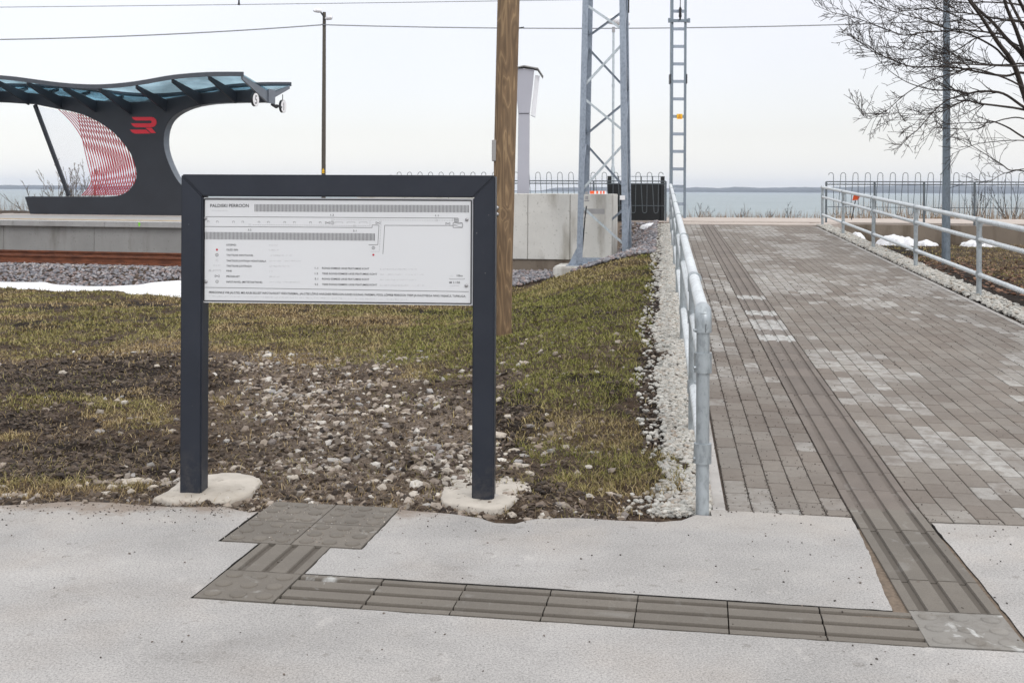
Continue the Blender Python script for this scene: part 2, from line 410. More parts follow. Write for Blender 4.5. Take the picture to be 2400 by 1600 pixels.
MAT['crumb'] = stonem('dark_soil_crumb', (.03, .025, .022), (.06, .05, .042), (.16, .13, .11), (.04, .035, .03))
MAT['leaf'] = stonem('fallen_leaf', (.10, .045, .025), (.19, .09, .05), (.13, .07, .045), (.26, .15, .09))

def wood():
    k = M('impregnated_pine', .75); mp = k.map((1, 1, .16))
    w = k.n.new('ShaderNodeTexNoise'); w.inputs['Scale'].default_value = 6; w.inputs['Detail'].default_value = 2; w.inputs['Distortion'].default_value = .4
    k.L(k.map((1.4, 1.4, .2)), w.inputs['Vector'])
    vo = k.n.new('ShaderNodeTexVoronoi'); vo.inputs['Scale'].default_value = 3.3; k.L(k.map((1.6, 1.6, 1)), vo.inputs['Vector'])
    kn = k.ramp(vo.outputs['Distance'], (0, (1, 1, 1)), (.30, (0, 0, 0)))
    h = k.math('ADD', k.math('MULTIPLY', w.outputs[0], 1.0), k.math('MULTIPLY', kn, .35))
    rings = k.math('SINE', k.math('MULTIPLY', h, 46.0))
    fac = k.math('ADD', k.math('MULTIPLY', rings, .5), .5)
    fine = k.noise(60, 4, .6, k.map((1, 1, .04)))
    c = k.ramp(fac, (0, (.155, .105, .062)), (.55, (.205, .142, .083)), (.86, (.205, .135, .078)), (1, (.30, .215, .125)))
    c = k.mix(.65, c, k.ramp(fine, (.3, (.72, .70, .68)), (.7, (1.18, 1.16, 1.12))), 'MULTIPLY')
    c = k.mix(k.math('MULTIPLY', k.ramp(vo.outputs['Distance'], (.02, (1, 1, 1)), (.10, (0, 0, 0))), .75), c, (.055, .03, .016))
    big = k.ramp(k.noise(1.3, 4, .6, k.map((1, 1, .5))), (.3, (.72, .66, .6)), (.7, (1.12, 1.12, 1.12)))
    k.col(k.mix(.9, c, big, 'MULTIPLY')); k.bump(fine, .4, .004); return k.m
MAT['wood'] = wood()
def bark(name, a, b):
    k = M(name, .9); k.col(k.ramp(k.noise(9, 5), (.3, a), (.7, b))); return k.m
MAT['bark'] = bark('bark_dark', (.020, .016, .014), (.055, .043, .036))
MAT['bark_pale'] = bark('bark_pale', (.10, .08, .06), (.2, .165, .13))
MAT['reed'] = bark('dry_stem', (.20, .13, .08), (.36, .26, .17))

def sea():
    k = M('sea_water', .32, 0, .5)
    n = k.noise(.05, 7, .68, k.map((.4, 1.2, 1))); w = k.noise(.5, 5, .6, k.map((.45, 1.6, 1)))
    c = k.ramp(n, (.38, (.10, .15, .165)), (.6, (.17, .225, .24)), (.72, (.20, .26, .27)), (.76, (.7, .72, .74)))
    k.col(c); k.bump(w, 1.0, .5); return k.m
MAT['sea'] = sea()
MAT['hill'] = simple('wooded_shore', (.045, .052, .06), .95, 0, .3, .004)

def glass(name, tint, gloss=.12, var=.22):
    m = bpy.data.materials.new(name); m.use_nodes = True; t = m.node_tree; t.nodes.clear()
    o = t.nodes.new('ShaderNodeOutputMaterial'); a = t.nodes.new('ShaderNodeBsdfTransparent'); g = t.nodes.new('ShaderNodeBsdfGlossy')
    tcx = t.nodes.new('ShaderNodeTexCoord'); nz = t.nodes.new('ShaderNodeTexNoise'); nz.inputs['Scale'].default_value = .9
    t.links.new(tcx.outputs['Object'], nz.inputs['Vector'])
    cr = t.nodes.new('ShaderNodeValToRGB'); t.links.new(nz.outputs[0], cr.inputs[0])
    cr.color_ramp.elements[0].position = .35; cr.color_ramp.elements[0].color = (*[x * (1 - var) for x in tint], 1)
    cr.color_ramp.elements[1].position = .68; cr.color_ramp.elements[1].color = (*[min(1, x * (1 + var)) for x in tint], 1)
    t.links.new(cr.outputs[0], a.inputs[0]); g.inputs['Roughness'].default_value = .08
    mx = t.nodes.new('ShaderNodeMixShader'); mx.inputs[0].default_value = gloss
    t.links.new(a.outputs[0], mx.inputs[1]); t.links.new(g.outputs[0], mx.inputs[2]); t.links.new(mx.outputs[0], o.inputs[0]); return m
MAT['roofglass'] = glass('tinted_roof_glass', (.60, .71, .76), .08)
MAT['pane'] = glass('clear_screen_glass', (.955, .96, .98), .02, .005)

# ================================================================== SETTING: ground sheet
def blob(px, py, cx, cy, rx, ry): return np.exp(-(((px - cx) / rx) ** 2 + ((py - cy) / ry) ** 2))
def masks(x, y):
    """grass, wet-mud and stony weights of the verge at ground point x, y"""
    yc = np.maximum(y, 4.4); px, py = proj(x, yc, terrain(x, yc, False))
    n1 = fbm(x * 1.1, y * 1.1, 11); n2 = fbm(x * 4, y * 2.6, 12); n3 = fbm(x * 2.2, y * 1.3, 13)
    g = .80 * sm((845 - py) / 50) + .0
    for a in ((320, 950, 140, 42, 1.35), (70, 945, 130, 26, 1.1), (60, 1028, 100, 22, 1.1), (340, 1005, 120, 30, 1.2), (90, 1142, 150, 20, 1.3), (330, 1145, 110, 18, .8), (250, 830, 160, 14, .7), (560, 900, 60, 60, .6), (520, 960, 50, 30, .7),
              (-150, 960, 120, 50, .8), (-150, 1130, 120, 30, .8), (40, 800, 120, 22, .5),
              (840, 790, 260, 66, 1.0), (1000, 860, 110, 50, .8), (620, 745, 200, 40, .5),
              (1320, 800, 200, 160, 1.1), (1330, 960, 150, 110, .95), (1430, 640, 120, 60, .7), (1480, 1060, 90, 90, .9), (1400, 1140, 160, 26, .85), (1250, 1050, 60, 80, .4),
              (2330, 592, 160, 28, .75), (2390, 640, 50, 24, .45)):
        g = g + a[4] * blob(px, py, *a[:4])
    m = 0.0
    for a in ((200, 890, 290, 32, 1.45), (60, 990, 130, 18, .8), (330, 1075, 90, 30, .8), (30, 1120, 60, 14, .6), (140, 1072, 160, 44, 1.6), (100, 760, 120, 12, .7), (340, 716, 95, 8, 1.3), (700, 735, 60, 6, .9), (560, 762, 80, 8, .9), (120, 722, 80, 5, .8), (320, 850, 150, 13, .8), (350, 745, 120, 8, .5),
              (1524, 820, 24, 200, 1.25), (330, 860, 120, 16, .8), (1400, 740, 50, 12, .8), (1310, 700, 60, 8, .7), (1430, 900, 30, 40, .5), (1540, 1030, 40, 70, .6), (1270, 1150, 120, 40, .8), (1200, 1020, 60, 60, .5), (1250, 735, 70, 9, 1.2), (1020, 733, 120, 8, 1.1), (1330, 885, 70, 14, .8), (1210, 960, 50, 30, .8),
              (1450, 760, 50, 20, .5), (2100, 600, 110, 30, 1.2), (2250, 670, 110, 34, 1.2), (2390, 720, 90, 30, 1.2), (1330, 690, 70, 8, .5)):
        m = m + a[4] * blob(px, py, *a[:4])
    s = 0.0
    for a in ((780, 1000, 330, 150, .9), (660, 890, 180, 50, .7), (500, 850, 200, 22, .5), (1080, 1060, 110, 110, .8), (780, 1130, 330, 60, .7), (300, 1175, 330, 14, .6), (380, 805, 150, 22, .55), (300, 1120, 90, 12, .6), (1180, 880, 60, 40, .4)):
        s = s + a[4] * blob(px, py, *a[:4])
    g = g - .75 * m - .55 * s * (py > 860) + (n1 - .5) * 1.7 + (n2 - .5) * 2.2
    m = sm((m + (n3 - .5) * 1.3 - .25) / .35)
    g = sm((g - .30) / .34)
    s = np.clip(s + (n2 - .5) * .9 + (n1 - .5) * .7 - .08, 0, 1)
    return g, m, s

def build_ground():
    ys = [-14, -6, 0, 2.5, 4.2]; y = 4.6
    while y < 34: ys.append(y); y += max(.022, .0034 * y)
    ys += list(np.linspace(34.3, 62, 30)) + [75, 100, 200, 600, 2000, 9000, 40000]
    ts = np.concatenate([np.linspace(-4, -.62, 40)[:-1], np.linspace(-.62, .62, 420), np.linspace(.62, 4, 40)[1:]])
    Y, T = np.meshgrid(np.array(ys), ts, indexing='ij'); X = T * np.maximum(Y, 4.6)
    Z = terrain(X, Y); Z = np.where(Y < 4.5, -.035, Z)
    g, m, s = masks(X, Y)
    g = np.clip(g, 0, 1); wet = m * .95; pale = np.clip(s * .9, 0, 1) * (1 - m)
    onp = (Y > 26.4) & (Y < 34); pale = np.where(onp, 1.0, pale); wet = np.where(onp, 0, wet)
    nr, nc = Y.shape; idx = np.arange(nr * nc).reshape(nr, nc)
    Fq = np.stack([idx[:-1, :-1], idx[:-1, 1:], idx[1:, 1:], idx[1:, :-1]], -1).reshape(-1, 4)
    o = npmesh('ground', np.stack([X, Y, Z], -1).reshape(-1, 3), Fq, MAT['soil'], smooth=True, attrs={'wet': wet.ravel(), 'pale': pale.ravel()})
    tag(o, 'bare brown soil of the verge and bank', kind='structure')
build_ground()

# sea and far shore
sea_me = MB(); sea_me.add([(-30000, 45, -5), (30000, 45, -5), (30000, 40000, -5), (-30000, 40000, -5)], [(0, 1, 2, 3)])
tag(sea_me.build('sea', MAT['sea']), 'pale grey blue sea with small waves', kind='structure')
def far_shore():
    xs = np.linspace(-4200, 5200, 700); V = []; n = len(xs)
    h = 20 + 26 * (fbm(xs / 700, xs * 0, 31, 3)) + 6 * fbm(xs / 60, xs * 0, 33, 3) + 5 * fbm(xs / 14, xs * 0, 35, 2)
    px = CX + xs / 6000 * F
    shape = np.interp(px, [-300, 0, 240, 560, 900, 1180, 1270, 1300, 1420, 1560, 1650, 1700, 1760, 1850, 1950, 2100, 2400, 3000], [.55, .62, .55, .4, .35, .1, .15, .5, .75, .55, .78, .66, 1.0, .95, .9, 1.0, 1.0, 1])
    z = -5 + h * shape + .5
    Yf = 6000 + 250 * (fbm(xs / 900, xs * 0, 41) - .5)
    for k, (dy, f) in enumerate(((0, 0), (10, .45), (60, .8), (180, 1), (500, .8), (900, 0))):
        V.append(np.stack([xs, Yf + dy, -5.2 + (z + 5.2) * f], -1))
    V = np.concatenate(V); Fq = []
    idx = np.arange(6 * n).reshape(6, n)
    Fq = np.stack([idx[:-1, :-1], idx[:-1, 1:], idx[1:, 1:], idx[1:, :-1]], -1).reshape(-1, 4)
    tag(npmesh('far_shore', V, Fq, MAT['hill']), 'low wooded shore across the bay', kind='structure')
far_shore()

# ================================================================== tactile tiles, asphalt, path
EL = gnd(2178.7, 1516); _e = (gnd(642, 1412.5) - EL); LL = _e.length; EE = _e.normalized(); EN = Vector((-EE.y, EE.x, 0));  EN = EN if EN.y > 0 else -EN
def Lf(a, b, z=0.0):   # foreground strip frame: a to the left, b away
    v = EL + EE * a + EN * b; return Vector((v.x, v.y, z))
TV = {'grey': ([], [], [], []), 'brown': ([], [], [], [])}
def put(kind, vs, fs, pale, recess_shade=None):
    V, Fc, A, Shd = TV[kind]; n = len(V); Shd += (recess_shade if recess_shade else [0.0] * len(vs)); V += [tuple(v) for v in vs]; Fc += [tuple(i + n for i in f) for f in fs]; A += [pale] * len(vs)
def corduroy(fr, a0, b0, wa, lb, along_b, zf, kind='grey', pale=0.0, top=.003):
    """tile with three rounded grooves; grooves run along b when along_b"""
    w = wa if along_b else lb; ln = lb if along_b else wa
    prof = [(0, -.03), (0.0, -.001), (.003, 0)]
    for c in (1 / 6, .5, 5 / 6):
        cx = c * w; prof += [(cx - .016, 0), (cx - .011, -.010), (cx + .011, -.010), (cx + .016, 0)]
    prof += [(w - .003, 0), (w, -.001), (w, -.03)]
    ns = 2; vs = []; fs = []; n = len(prof)
    for k in range(ns):
        t = [.0, ln][k]
        for (s_, z_) in prof:
            a, b = (a0 + s_, b0 + t) if along_b else (a0 + t, b0 + s_)
            p = fr(a, b); vs.append((p.x, p.y, zf(p.x, p.y) + top + z_))
    for k in range(ns - 1):
        for i in range(n - 1): fs.append((k * n + i, k * n + i + 1, (k + 1) * n + i + 1, (k + 1) * n + i))
    fs.append(tuple(range(n))); fs.append(tuple(reversed(range(n, 2 * n))))
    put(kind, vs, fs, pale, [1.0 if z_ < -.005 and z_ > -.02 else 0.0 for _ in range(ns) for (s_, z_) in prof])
def domed(fr, a0, b0, s, zf, kind='grey', pale=0.0, top=.003, skip=()):
    q = [fr(a0, b0), fr(a0 + s, b0), fr(a0 + s, b0 + s), fr(a0, b0 + s)]
    vs = [(p.x, p.y, -.03) for p in q] + [(p.x, p.y, top) for p in q]
    put(kind, vs, [(0, 1, 5, 4), (1, 2, 6, 5), (2, 3, 7, 6), (3, 0, 4, 7), (4, 5, 6, 7)], pale)
    for i in range(3):
        for j in range(3):
            ca, cb = a0 + s * (i + .5) / 3, b0 + s * (j + .5) / 3; vs = []; fs = []; N = 20
            rr = (.031, .027, .017, .0); zz = (0, .0032, .0052, .0058)
            for r_, z_ in zip(rr[:3], zz[:3]):
                for k in range(N):
                    an = 2 * math.pi * k / N; p = fr(ca + r_ * math.cos(an), cb + r_ * math.sin(an)); vs.append((p.x, p.y, top + .0003 + z_))
            p = fr(ca, cb); vs.append((p.x, p.y, top + .0003 + zz[3]))
            for u in range(2):
                for k in range(N): fs.append((u * N + k, u * N + (k + 1) % N, (u + 1) * N + (k + 1) % N, (u + 1) * N + k))
            for k in range(N): fs.append((2 * N + k, 2 * N + (k + 1) % N, 3 * N))
            put(kind, vs, fs, pale, [.45] * N + [.1] * N + [0.0] * (N + 1))  # shade painted round the dome rim, fading up the dome
z0 = lambda x, y: 0.0
TL = LL / 7
for i in range(7): corduroy(Lf, i * TL + .0025 + random.uniform(-.001, .001), .002, TL - .005, .285, False, z0, pale=(1.0 if i == 6 else .12), top=.002 + random.uniform(-.001, .002))
CL = 7 * TL
domed(Lf, CL + .006, .0, .283, z0, pale=.35)
BL = (Lf(0, 0) - Lf(0, 0)).length
_b = gnd(845, 1286); _d = _b - EL; ba0 = _d.dot(EE); bb0 = _d.dot(EN)
corduroy(Lf, CL + .006, .288, .283, bb0 - .294, True, z0, pale=.1)
for i in range(2):
    for j in range(2): domed(Lf, ba0 + i * .289, bb0 + j * .289, .284, z0, pale=.5 if (i, j) == (0, 0) else .1)
domed(P, .004, -.304, .297, z0, pale=1.28)
TP = .3095
for k in range(4): corduroy(P, .004, k * TP + .002, .300, TP - .004, True, z0, pale=(.0, .15, .2, .2)[k], top=.002 + .0015 * (k % 2))
ZP = lambda x, y: rz(x, y)
k = 4; pales = {19: 2.0, 20: 1.15, 21: 1.9, 22: 1.75, 24: 2.0, 28: 1.9}
while k * TP < 21.6:
    corduroy(P, .004, k * TP + .002, .300, TP - .004, True, ZP, 'brown', pale=min(pales.get(k, .12), 2.2), top=.002 + .002 * random.random()); k += 1
for kd, nm, lb in (('grey', 'tactile_paving', 'grey grooved and domed guide tiles set in the pavement'), ('brown', 'tactile_path_strip', 'brownish grooved guide strip running up the brick path')):
    V, Fc, A, Shd = TV[kd]; me = bpy.data.meshes.new(nm); me.from_pydata(V, [], Fc); a = me.attributes.new('recess_shade', 'FLOAT', 'POINT'); a.data.foreach_set('value', Shd)
    a = me.attributes.new('pale', 'FLOAT', 'POINT'); a.data.foreach_set('value', A)
    bm = bmesh.new(); bm.from_mesh(me); bmesh.ops.recalc_face_normals(bm, faces=bm.faces); bm.to_mesh(me); bm.free()
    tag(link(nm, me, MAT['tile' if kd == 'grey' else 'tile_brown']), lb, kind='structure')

# --- asphalt pieces with cut edges
def jag(pts, step=.05, amp=.004, seed=0):
    out = []; n = len(pts)
    for i in range(n):
        a, b = pts[i], pts[(i + 1) % n]; L_ = (b - a).length; m = max(1, int(L_ / step)) if L_ < 6 else 1
        nr = Vector((-(b - a).y, (b - a).x, 0)).normalized()
        for k in range(m):
            p = a.lerp(b, k / m); q = (vnoise(np.array(p.x * 23.0), np.array(p.y * 23.0), seed) - .5) * 2 * amp if m > 1 and k else 0
            out.append(p + nr * float(q))
    return out
def slab(name, pts, th, m, mcut, label):
    pts = [Vector((p.x, p.y, 0)) for p in pts]; tri = geometry.tessellate_polygon([pts]); n = len(pts)
    me = bpy.data.meshes.new(name); vs = [tuple(p) for p in pts] + [(p.x, p.y, -th) for p in pts]
    fs = [tuple(t) for t in tri] + [(i, (i + 1) % n, (i + 1) % n + n, i + n) for i in range(n)]
    me.from_pydata(vs, [], fs); me.materials.append(m); me.materials.append(mcut)
    for i, pl in enumerate(me.polygons): pl.material_index = 0 if i < len(tri) else 1
    bm = bmesh.new(); bm.from_mesh(me)
    for f in bm.faces:
        if f.material_index == 0 and f.normal.z < 0: f.normal_flip()
    bm.to_mesh(me); bm.free()
    o = bpy.data.objects.new(name, me); COL.objects.link(o); tag(o, label, kind='structure')
G = lambda x, y: gnd(x, y)
gp = .011
front = [Vector((-16, 5.35, 0))] + [G(*p) for p in ((-500, 1172), (-250, 1176), (0, 1184), (90, 1180), (170, 1174), (260, 1177), (340, 1184), (430, 1188), (520, 1186), (584, 1200))]
front += [Lf(ba0 + .578 + gp, bb0 + .42), Lf(ba0 + .578 + gp, bb0 - .004), Lf(CL + .289 + .012, bb0 - .006), Lf(CL + .289 + gp, .0), Lf(CL + .289 + gp, -.006), Lf(3.5 * TL, -.005), Lf(.02, -.005), P(-.006, -.309), P(.31, -.31), P(.9, -.34), P(1.6, -.30)]
front += [Vector((14, 2.6, 0)), Vector((14, -12, 0)), Vector((-16, -12, 0))]
slab('pavement', jag(front, .04, .003, 1), .03, MAT['asphalt'], MAT['asphalt_cut'], 'pale worn asphalt pavement in the foreground')
mid = [Lf(ba0 - .006, bb0 + .56), Lf(ba0 - .006, bb0 - .004), Lf(CL + .002, bb0 - .006), Lf(CL - .002, .285 + .016)]
mid += [Lf(4 * TL, .285 + .022), Lf(2 * TL, .285 + .018), Lf(.062, .285 + .014), P(-.040, .22), P(-.018, .60), P(-.01, .80), P(-.007, 1.09), P(-.30, 1.115), P(-.60, 1.13)]
mid += [G(*p) for p in ((1668, 1208), (1631, 1206), (1597, 1219), (1545, 1223), (1447, 1219), (1344, 1213), (1252, 1216), (1207, 1227), (1161, 1225), (1123, 1213), (1050, 1203), (985, 1198))]
slab('pavement', jag(mid, .03, .0035, 2), .03, MAT['asphalt'], MAT['asphalt_cut'], 'pale asphalt between the guide strips')
rgt = [P(.318, -.31), P(.322, .4), P(.318, 1.06), P(.6, 1.072), P(1.2, 1.08), P(2.6, 1.08), P(9, 1.0), P(9, -.4), P(1.6, -.295), P(.9, -.335)]
slab('pavement', jag(rgt, .04, .0035, 3), .03, MAT['asphalt'], MAT['asphalt_cut'], 'pale asphalt right of the guide strip')
bed = MB(); bed.add([P(-.16, -.1, -.006), P(.02, -.1, -.006), P(.02, .95, -.006), P(-.03, .95, -.006)], [(0, 1, 2, 3)])
bed.add([P(.30, -.3, -.006), P(.34, -.3, -.006), P(.34, .5, -.006), P(.30, 1.0, -.006)], [(0, 1, 2, 3)])
tag(bed.build('sand_bed', MAT['sandgap']), 'sandy gap beside the guide strip', kind='structure')

# --- brick path
def bricks():
    V = []; Fc = []; A = []; W_, L_ = .104, .206
    def brick(a0, a1, b0, b1, pale, dz):
        g = .0024; a0 += g; a1 -= g; g = .0044; b0 += g; b1 -= g
        if b1 - b0 < .02: return
        n = len(V); c = .0035
        for (aa, bb, zz) in ((a0, b0, -.03), (a1, b0, -.03), (a1, b1, -.03), (a0, b1, -.03), (a0, b0, -.002), (a1, b0, -.002), (a1, b1, -.002), (a0, b1, -.002), (a0 + c, b0 + c, 0), (a1 - c, b0 + c, 0), (a1 - c, b1 - c, 0), (a0 + c, b1 - c, 0)):
            p = P(aa, bb); V.append((p.x, p.y, rz(p.x, p.y) + zz + dz)); A.append(pale)
        for f in ((0, 1, 5, 4), (1, 2, 6, 5), (2, 3, 7, 6), (3, 0, 4, 7), (4, 5, 9, 8), (5, 6, 10, 9), (6, 7, 11, 10), (7, 4, 8, 11), (8, 9, 10, 11)): Fc.append(tuple(i + n for i in f))
    cols = [(-.525 + i * .105, -.525 + (i + 1) * .105) for i in range(5)] + [(.312 + i * W_, .312 + (i + 1) * W_) for i in range(21)]
    for ci, (a0, a1) in enumerate(cols):
        st = 1.115 if a0 < 0 else 1.085
        b = st - L_ * (.5 if ci % 2 else .0) - random.uniform(0, .03) - (.1 if ci < 5 else 0); r0 = True
        while b < 21.65:
            am = (a0 + a1) / 2; bm_ = b + L_ / 2
            pn = float(fbm(np.array(am * 1.5), np.array(bm_ * .8), 51, 3))
            pr = .03 + max(0, pn - .47) * 5.5 + (.45 if .3 < am < .85 and 2 < bm_ < 5.5 else 0) + (.42 if am > .6 and bm_ < 1.9 else 0) - (.2 if am > .9 and 2.2 < bm_ < 4 else 0)
            pale = random.uniform(.25, .95) if random.random() < pr else 0.0
            brick(a0, a1, max(b, st), min(b + L_, 21.7), pale, random.uniform(-.0012, .0012)); b += L_
    me = bpy.data.meshes.new('path'); me.from_pydata(V, [], Fc)
    a = me.attributes.new('pale', 'FLOAT', 'POINT'); a.data.foreach_set('value', A)
    tag(link('path', me, MAT['brick']), 'grey brown concrete block path rising to the shore', kind='structure')
    # bedding sheet under the joints, kerbs
    for nm, mt, a0, a1, dz, lb in (('path_bedding', 'joint', -.60, 2.56, -.016, 'sand between the path blocks'),):
        m = MB(); N = 80
        for i in range(N):
            b0, b1 = 1.09 + i * 20.6 / N, 1.09 + (i + 1) * 20.6 / N; q = [P(a0, b0), P(a1, b0), P(a1, b1), P(a0, b1)]
            m.add([(p.x, p.y, rz(p.x, p.y) + dz) for p in q], [(0, 1, 2, 3)])
        tag(m.build(nm, MAT[mt]), lb, kind='structure')
    for a0, lb in ((-.592, 'pale concrete edging left of the path'), (2.502, 'concrete edging right of the path')):
        m = MB(); b = 1.12
        while b < 21.6:
            b1 = min(b + .995, 21.65); q = [P(a0, b + .003), P(a0 + .055, b + .003), P(a0 + .055, b1), P(a0, b1)]
            m.hexa([(p.x, p.y, rz(p.x, p.y) - .1) for p in q] + [(p.x, p.y, rz(p.x, p.y) + .001) for p in q]); b += 1.0
        tag(m.build('kerb', MAT['kerb']), lb, kind='structure')
bricks()

# promenade on top of the embankment
pr = MB(); a = P(-.62, 21.75); b_ = P(2.6, 21.75)
zt = .668
pr.hexa([(a.x, a.y, .4), (b_.x, b_.y, .4), (7.9, 26.9, .4), (3.3, 27.6, .4), (a.x, a.y, zt), (b_.x, b_.y, zt), (7.9, 26.9, zt), (3.3, 27.6, zt)])
pr.hexa([(-3.6, 29.5, .4), (16, 25.9, .4), (17, 31.2, .4), (-3.6, 32.4, .4), (-3.6, 29.5, zt - .004), (16, 25.9, zt - .004), (17, 31.2, zt - .004), (-3.6, 32.4, zt - .004)])
MAT['promenade'] = concrete('pale_promenade', (.44, .385, .345), .2, 3)
tag(pr.build('shore_road', MAT['promenade']), 'pale gravelly promenade along the shore', kind='structure')

# ================================================================== concrete footings of the board
def footing(pts, z, label, seed):
    c = Vector((sum(p[0] for p in pts) / len(pts), sum(p[1] for p in pts) / len(pts)))
    P3 = [gnd(x, y, z) for x, y in pts]; P3 = jag(P3, .018, .007, seed); cc = sum(P3, Vector()) / len(P3); n = len(P3)
    V = []; rings = ((1.0, -.05), (1.0, -.006), (.975, 0.002), (.75, .007), (.4, .010))
    for f, dz in rings:
        for i, p in enumerate(P3):
            q = cc + (p - cc) * f; nn = float(fbm(np.array(q.x * 9.), np.array(q.y * 9.), 61)) - .5
            V.append((q.x, q.y, z + dz + nn * .018 * (f < .99)))
    V.append((cc.x, cc.y, z + .01)); fs = []
    for k in range(len(rings) - 1):
        for i in range(n): fs.append((k * n + i, k * n + (i + 1) % n, (k + 1) * n + (i + 1) % n, (k + 1) * n + i))
    for i in range(n): fs.append(((len(rings) - 1) * n + i, (len(rings) - 1) * n + (i + 1) % n, len(V) - 1))
    m = MB(); m.add(V, fs, True); tag(m.build('concrete_footing', MAT['footing']), label, 'concrete footing')
footing([(358, 1168), (392, 1152), (418, 1128), (470, 1112), (520, 1106), (565, 1110), (600, 1118), (615, 1128), (600, 1142), (590, 1158), (560, 1168), (520, 1176), (470, 1174), (410, 1176)], .004, 'flat pale concrete footing around the left board post', 1)
footing([(1036, 1172), (1034, 1155), (1049, 1124), (1069, 1111), (1103, 1108), (1160, 1110), (1206, 1122), (1246, 1134), (1243, 1148), (1212, 1172), (1183, 1186), (1155, 1193), (1115, 1187), (1057, 1180)], .006, 'flat pale concrete footing around the right board post', 2)

# ================================================================== INFORMATION BOARD
SA = gnd(421, 1160.5); SB = gnd(1157.5, 1171.5, .01); SB.z = 0
SD = (SB - SA).normalized(); SN = Vector((-SD.y, SD.x, 0)); SW = (SB - SA).length      # SN points away from camera
def Sg(s, n, z): v = SA + SD * s + SN * n; return Vector((v.x, v.y, z))
TW = .1; ZT = 1.466; ZB = ZT - .1
board = empty('information_board', Sg(SW / 2, .05, 0), 'wide white tactile station plan in an anthracite square-tube frame on two posts', 'information board')
def sbox(mb, s0, s1, n0, n1, z0_, z1_): return mb.obox(Sg(s0, n0, z0_), SD * (s1 - s0), SN * (n1 - n0), Vector((0, 0, z1_ - z0_)))
def mitred(s_out, s_in):
    m = MB(); o = [Sg(s_out, 0, -.03), Sg(s_in, 0, -.03), Sg(s_in, 0, ZB), Sg(s_out, 0, ZT)]
    m.prism(o, SN * TW); return m
mitred(0, TW).build('post', MAT['frame'], board, bevel=.006)
mitred(SW, SW - TW).build('post', MAT['frame'], board, bevel=.006)
m = MB(); m.prism([Sg(0.0006, 0, ZT), Sg(TW + .0006, 0, ZB), Sg(SW - TW - .0006, 0, ZB), Sg(SW - .0006, 0, ZT)], SN * TW); m.build('top_beam', MAT['frame'], board, bevel=.006)
PN = .018     # panel front plane behind the post front
def PP(px, py):   # photo point on the panel plane -> (s, z)
    u, w = ray(px, py); o = Sg(0, PN, 0); n = SN
    Y = o.dot(n) / (u * n.x + n.y); p = Vector((u * Y, Y, H + w * Y)); return (p - o).dot(SD), p.z
def Z2(x, y): return PP(400 + x / 4.355, 380 + y / 4.355)
def Z3(x, y): return PP(780 + x / 4.355, 380 + y / 4.355)
ps0, ps1, pz0, pz1 = TW + .001, SW - TW - .001, .880, 1.361
m = MB(); sbox(m, ps0, ps1, PN, PN + .02, pz0, pz1); panel = m.build('panel', MAT['panel'], board)
for a_ in (ps0 + .02, ps1 - .06): m = MB(); sbox(m, a_, a_ + .04, PN + .0205, TW * .7, pz0 + .03, pz1 - .03); m.build('mounting_bracket', MAT['frame'], board)
INK = MB(); SOFT = MB(); RED = MB(); LAY = [0]
def quad(mb, pts, lift=.0012):
    mb.add([Sg(s, PN - lift, z) for s, z in pts], [tuple(range(len(pts)))])
def line(mb, a, b, w=.0016, lift=.0012):
    (s0, z_0), (s1, z_1) = a, b; d = Vector((s1 - s0, z_1 - z_0)); L_ = d.length
    if L_ < 1e-6: return
    n = Vector((-d.y, d.x)) / L_ * w / 2
    quad(mb, [(s0 + n.x, z_0 + n.y), (s0 - n.x, z_0 - n.y), (s1 - n.x, z_1 - n.y), (s1 + n.x, z_1 + n.y)], lift)
def pl(mb, fz, pts, w=.0014, close=False, lift=.0012):
    q = [fz(*p) for p in pts]
    for i in range(len(q) - (0 if close else 1)): line(mb, q[i], q[(i + 1) % len(q)], w, lift + .0001 * (i % 2))
def disc(mb, c, r, n=14, lift=.0012): quad(mb, [(c[0] + r * math.cos(2 * math.pi * k / n), c[1] + r * math.sin(2 * math.pi * k / n)) for k in range(n)], lift)
def ringm(mb, c, r, w=.0013, n=16):
    p = [(c[0] + r * math.cos(2 * math.pi * k / n), c[1] + r * math.sin(2 * math.pi * k / n)) for k in range(n)]
    for k in range(n): line(mb, p[k], p[(k + 1) % n], w, .0012 + .0001 * (k % 2))
def text_mesh(body, bold=.0):
    cu = bpy.data.curves.new('t', 'FONT'); cu.body = body; cu.size = 1; cu.offset = bold; cu.resolution_u = 3
    ob = bpy.data.objects.new('t', cu); COL.objects.link(ob)
    bpy.context.view_layer.update()
    me = bpy.data.meshes.new_from_object(ob.evaluated_get(bpy.context.evaluated_depsgraph_get()))
    V = [tuple(v.co) for v in me.vertices]; Fc = [tuple(p.vertices) for p in me.polygons]
    bpy.data.objects.remove(ob); bpy.data.curves.remove(cu); bpy.data.meshes.remove(me); return V, Fc
def text(mb, body, a, b, cap, bold=.012):
    """baseline from a to b (s,z), cap height in metres"""
    V, Fc = text_mesh(body, bold); xs = [v[0] for v in V]; x0, x1 = min(xs), max(xs); caph = .70
    d = Vector((b[0] - a[0], b[1] - a[1])); L_ = d.length; d /= L_; n = Vector((-d.y, d.x)); sx = L_ / (x1 - x0); sy = cap / caph
    mb.add([Sg(a[0] + d.x * (v[0] - x0) * sx + n.x * v[1] * sy, PN - .0013, a[1] + d.y * (v[0] - x0) * sx + n.y * v[1] * sy) for v in V], Fc)
PXM = 1 / 512.0; ZM = PXM / 4.355
def t2(body, x0, x1, yc, cap=18, fz=Z2, fz1=None, dy=0.0, mb=None, bold=.004):
    fz1 = fz1 or fz; h = cap * ZM; a = fz(x0, yc + cap / 2); b = fz1(x1, yc + cap / 2 + dy); text(mb or INK, body, a, b, h, bold)
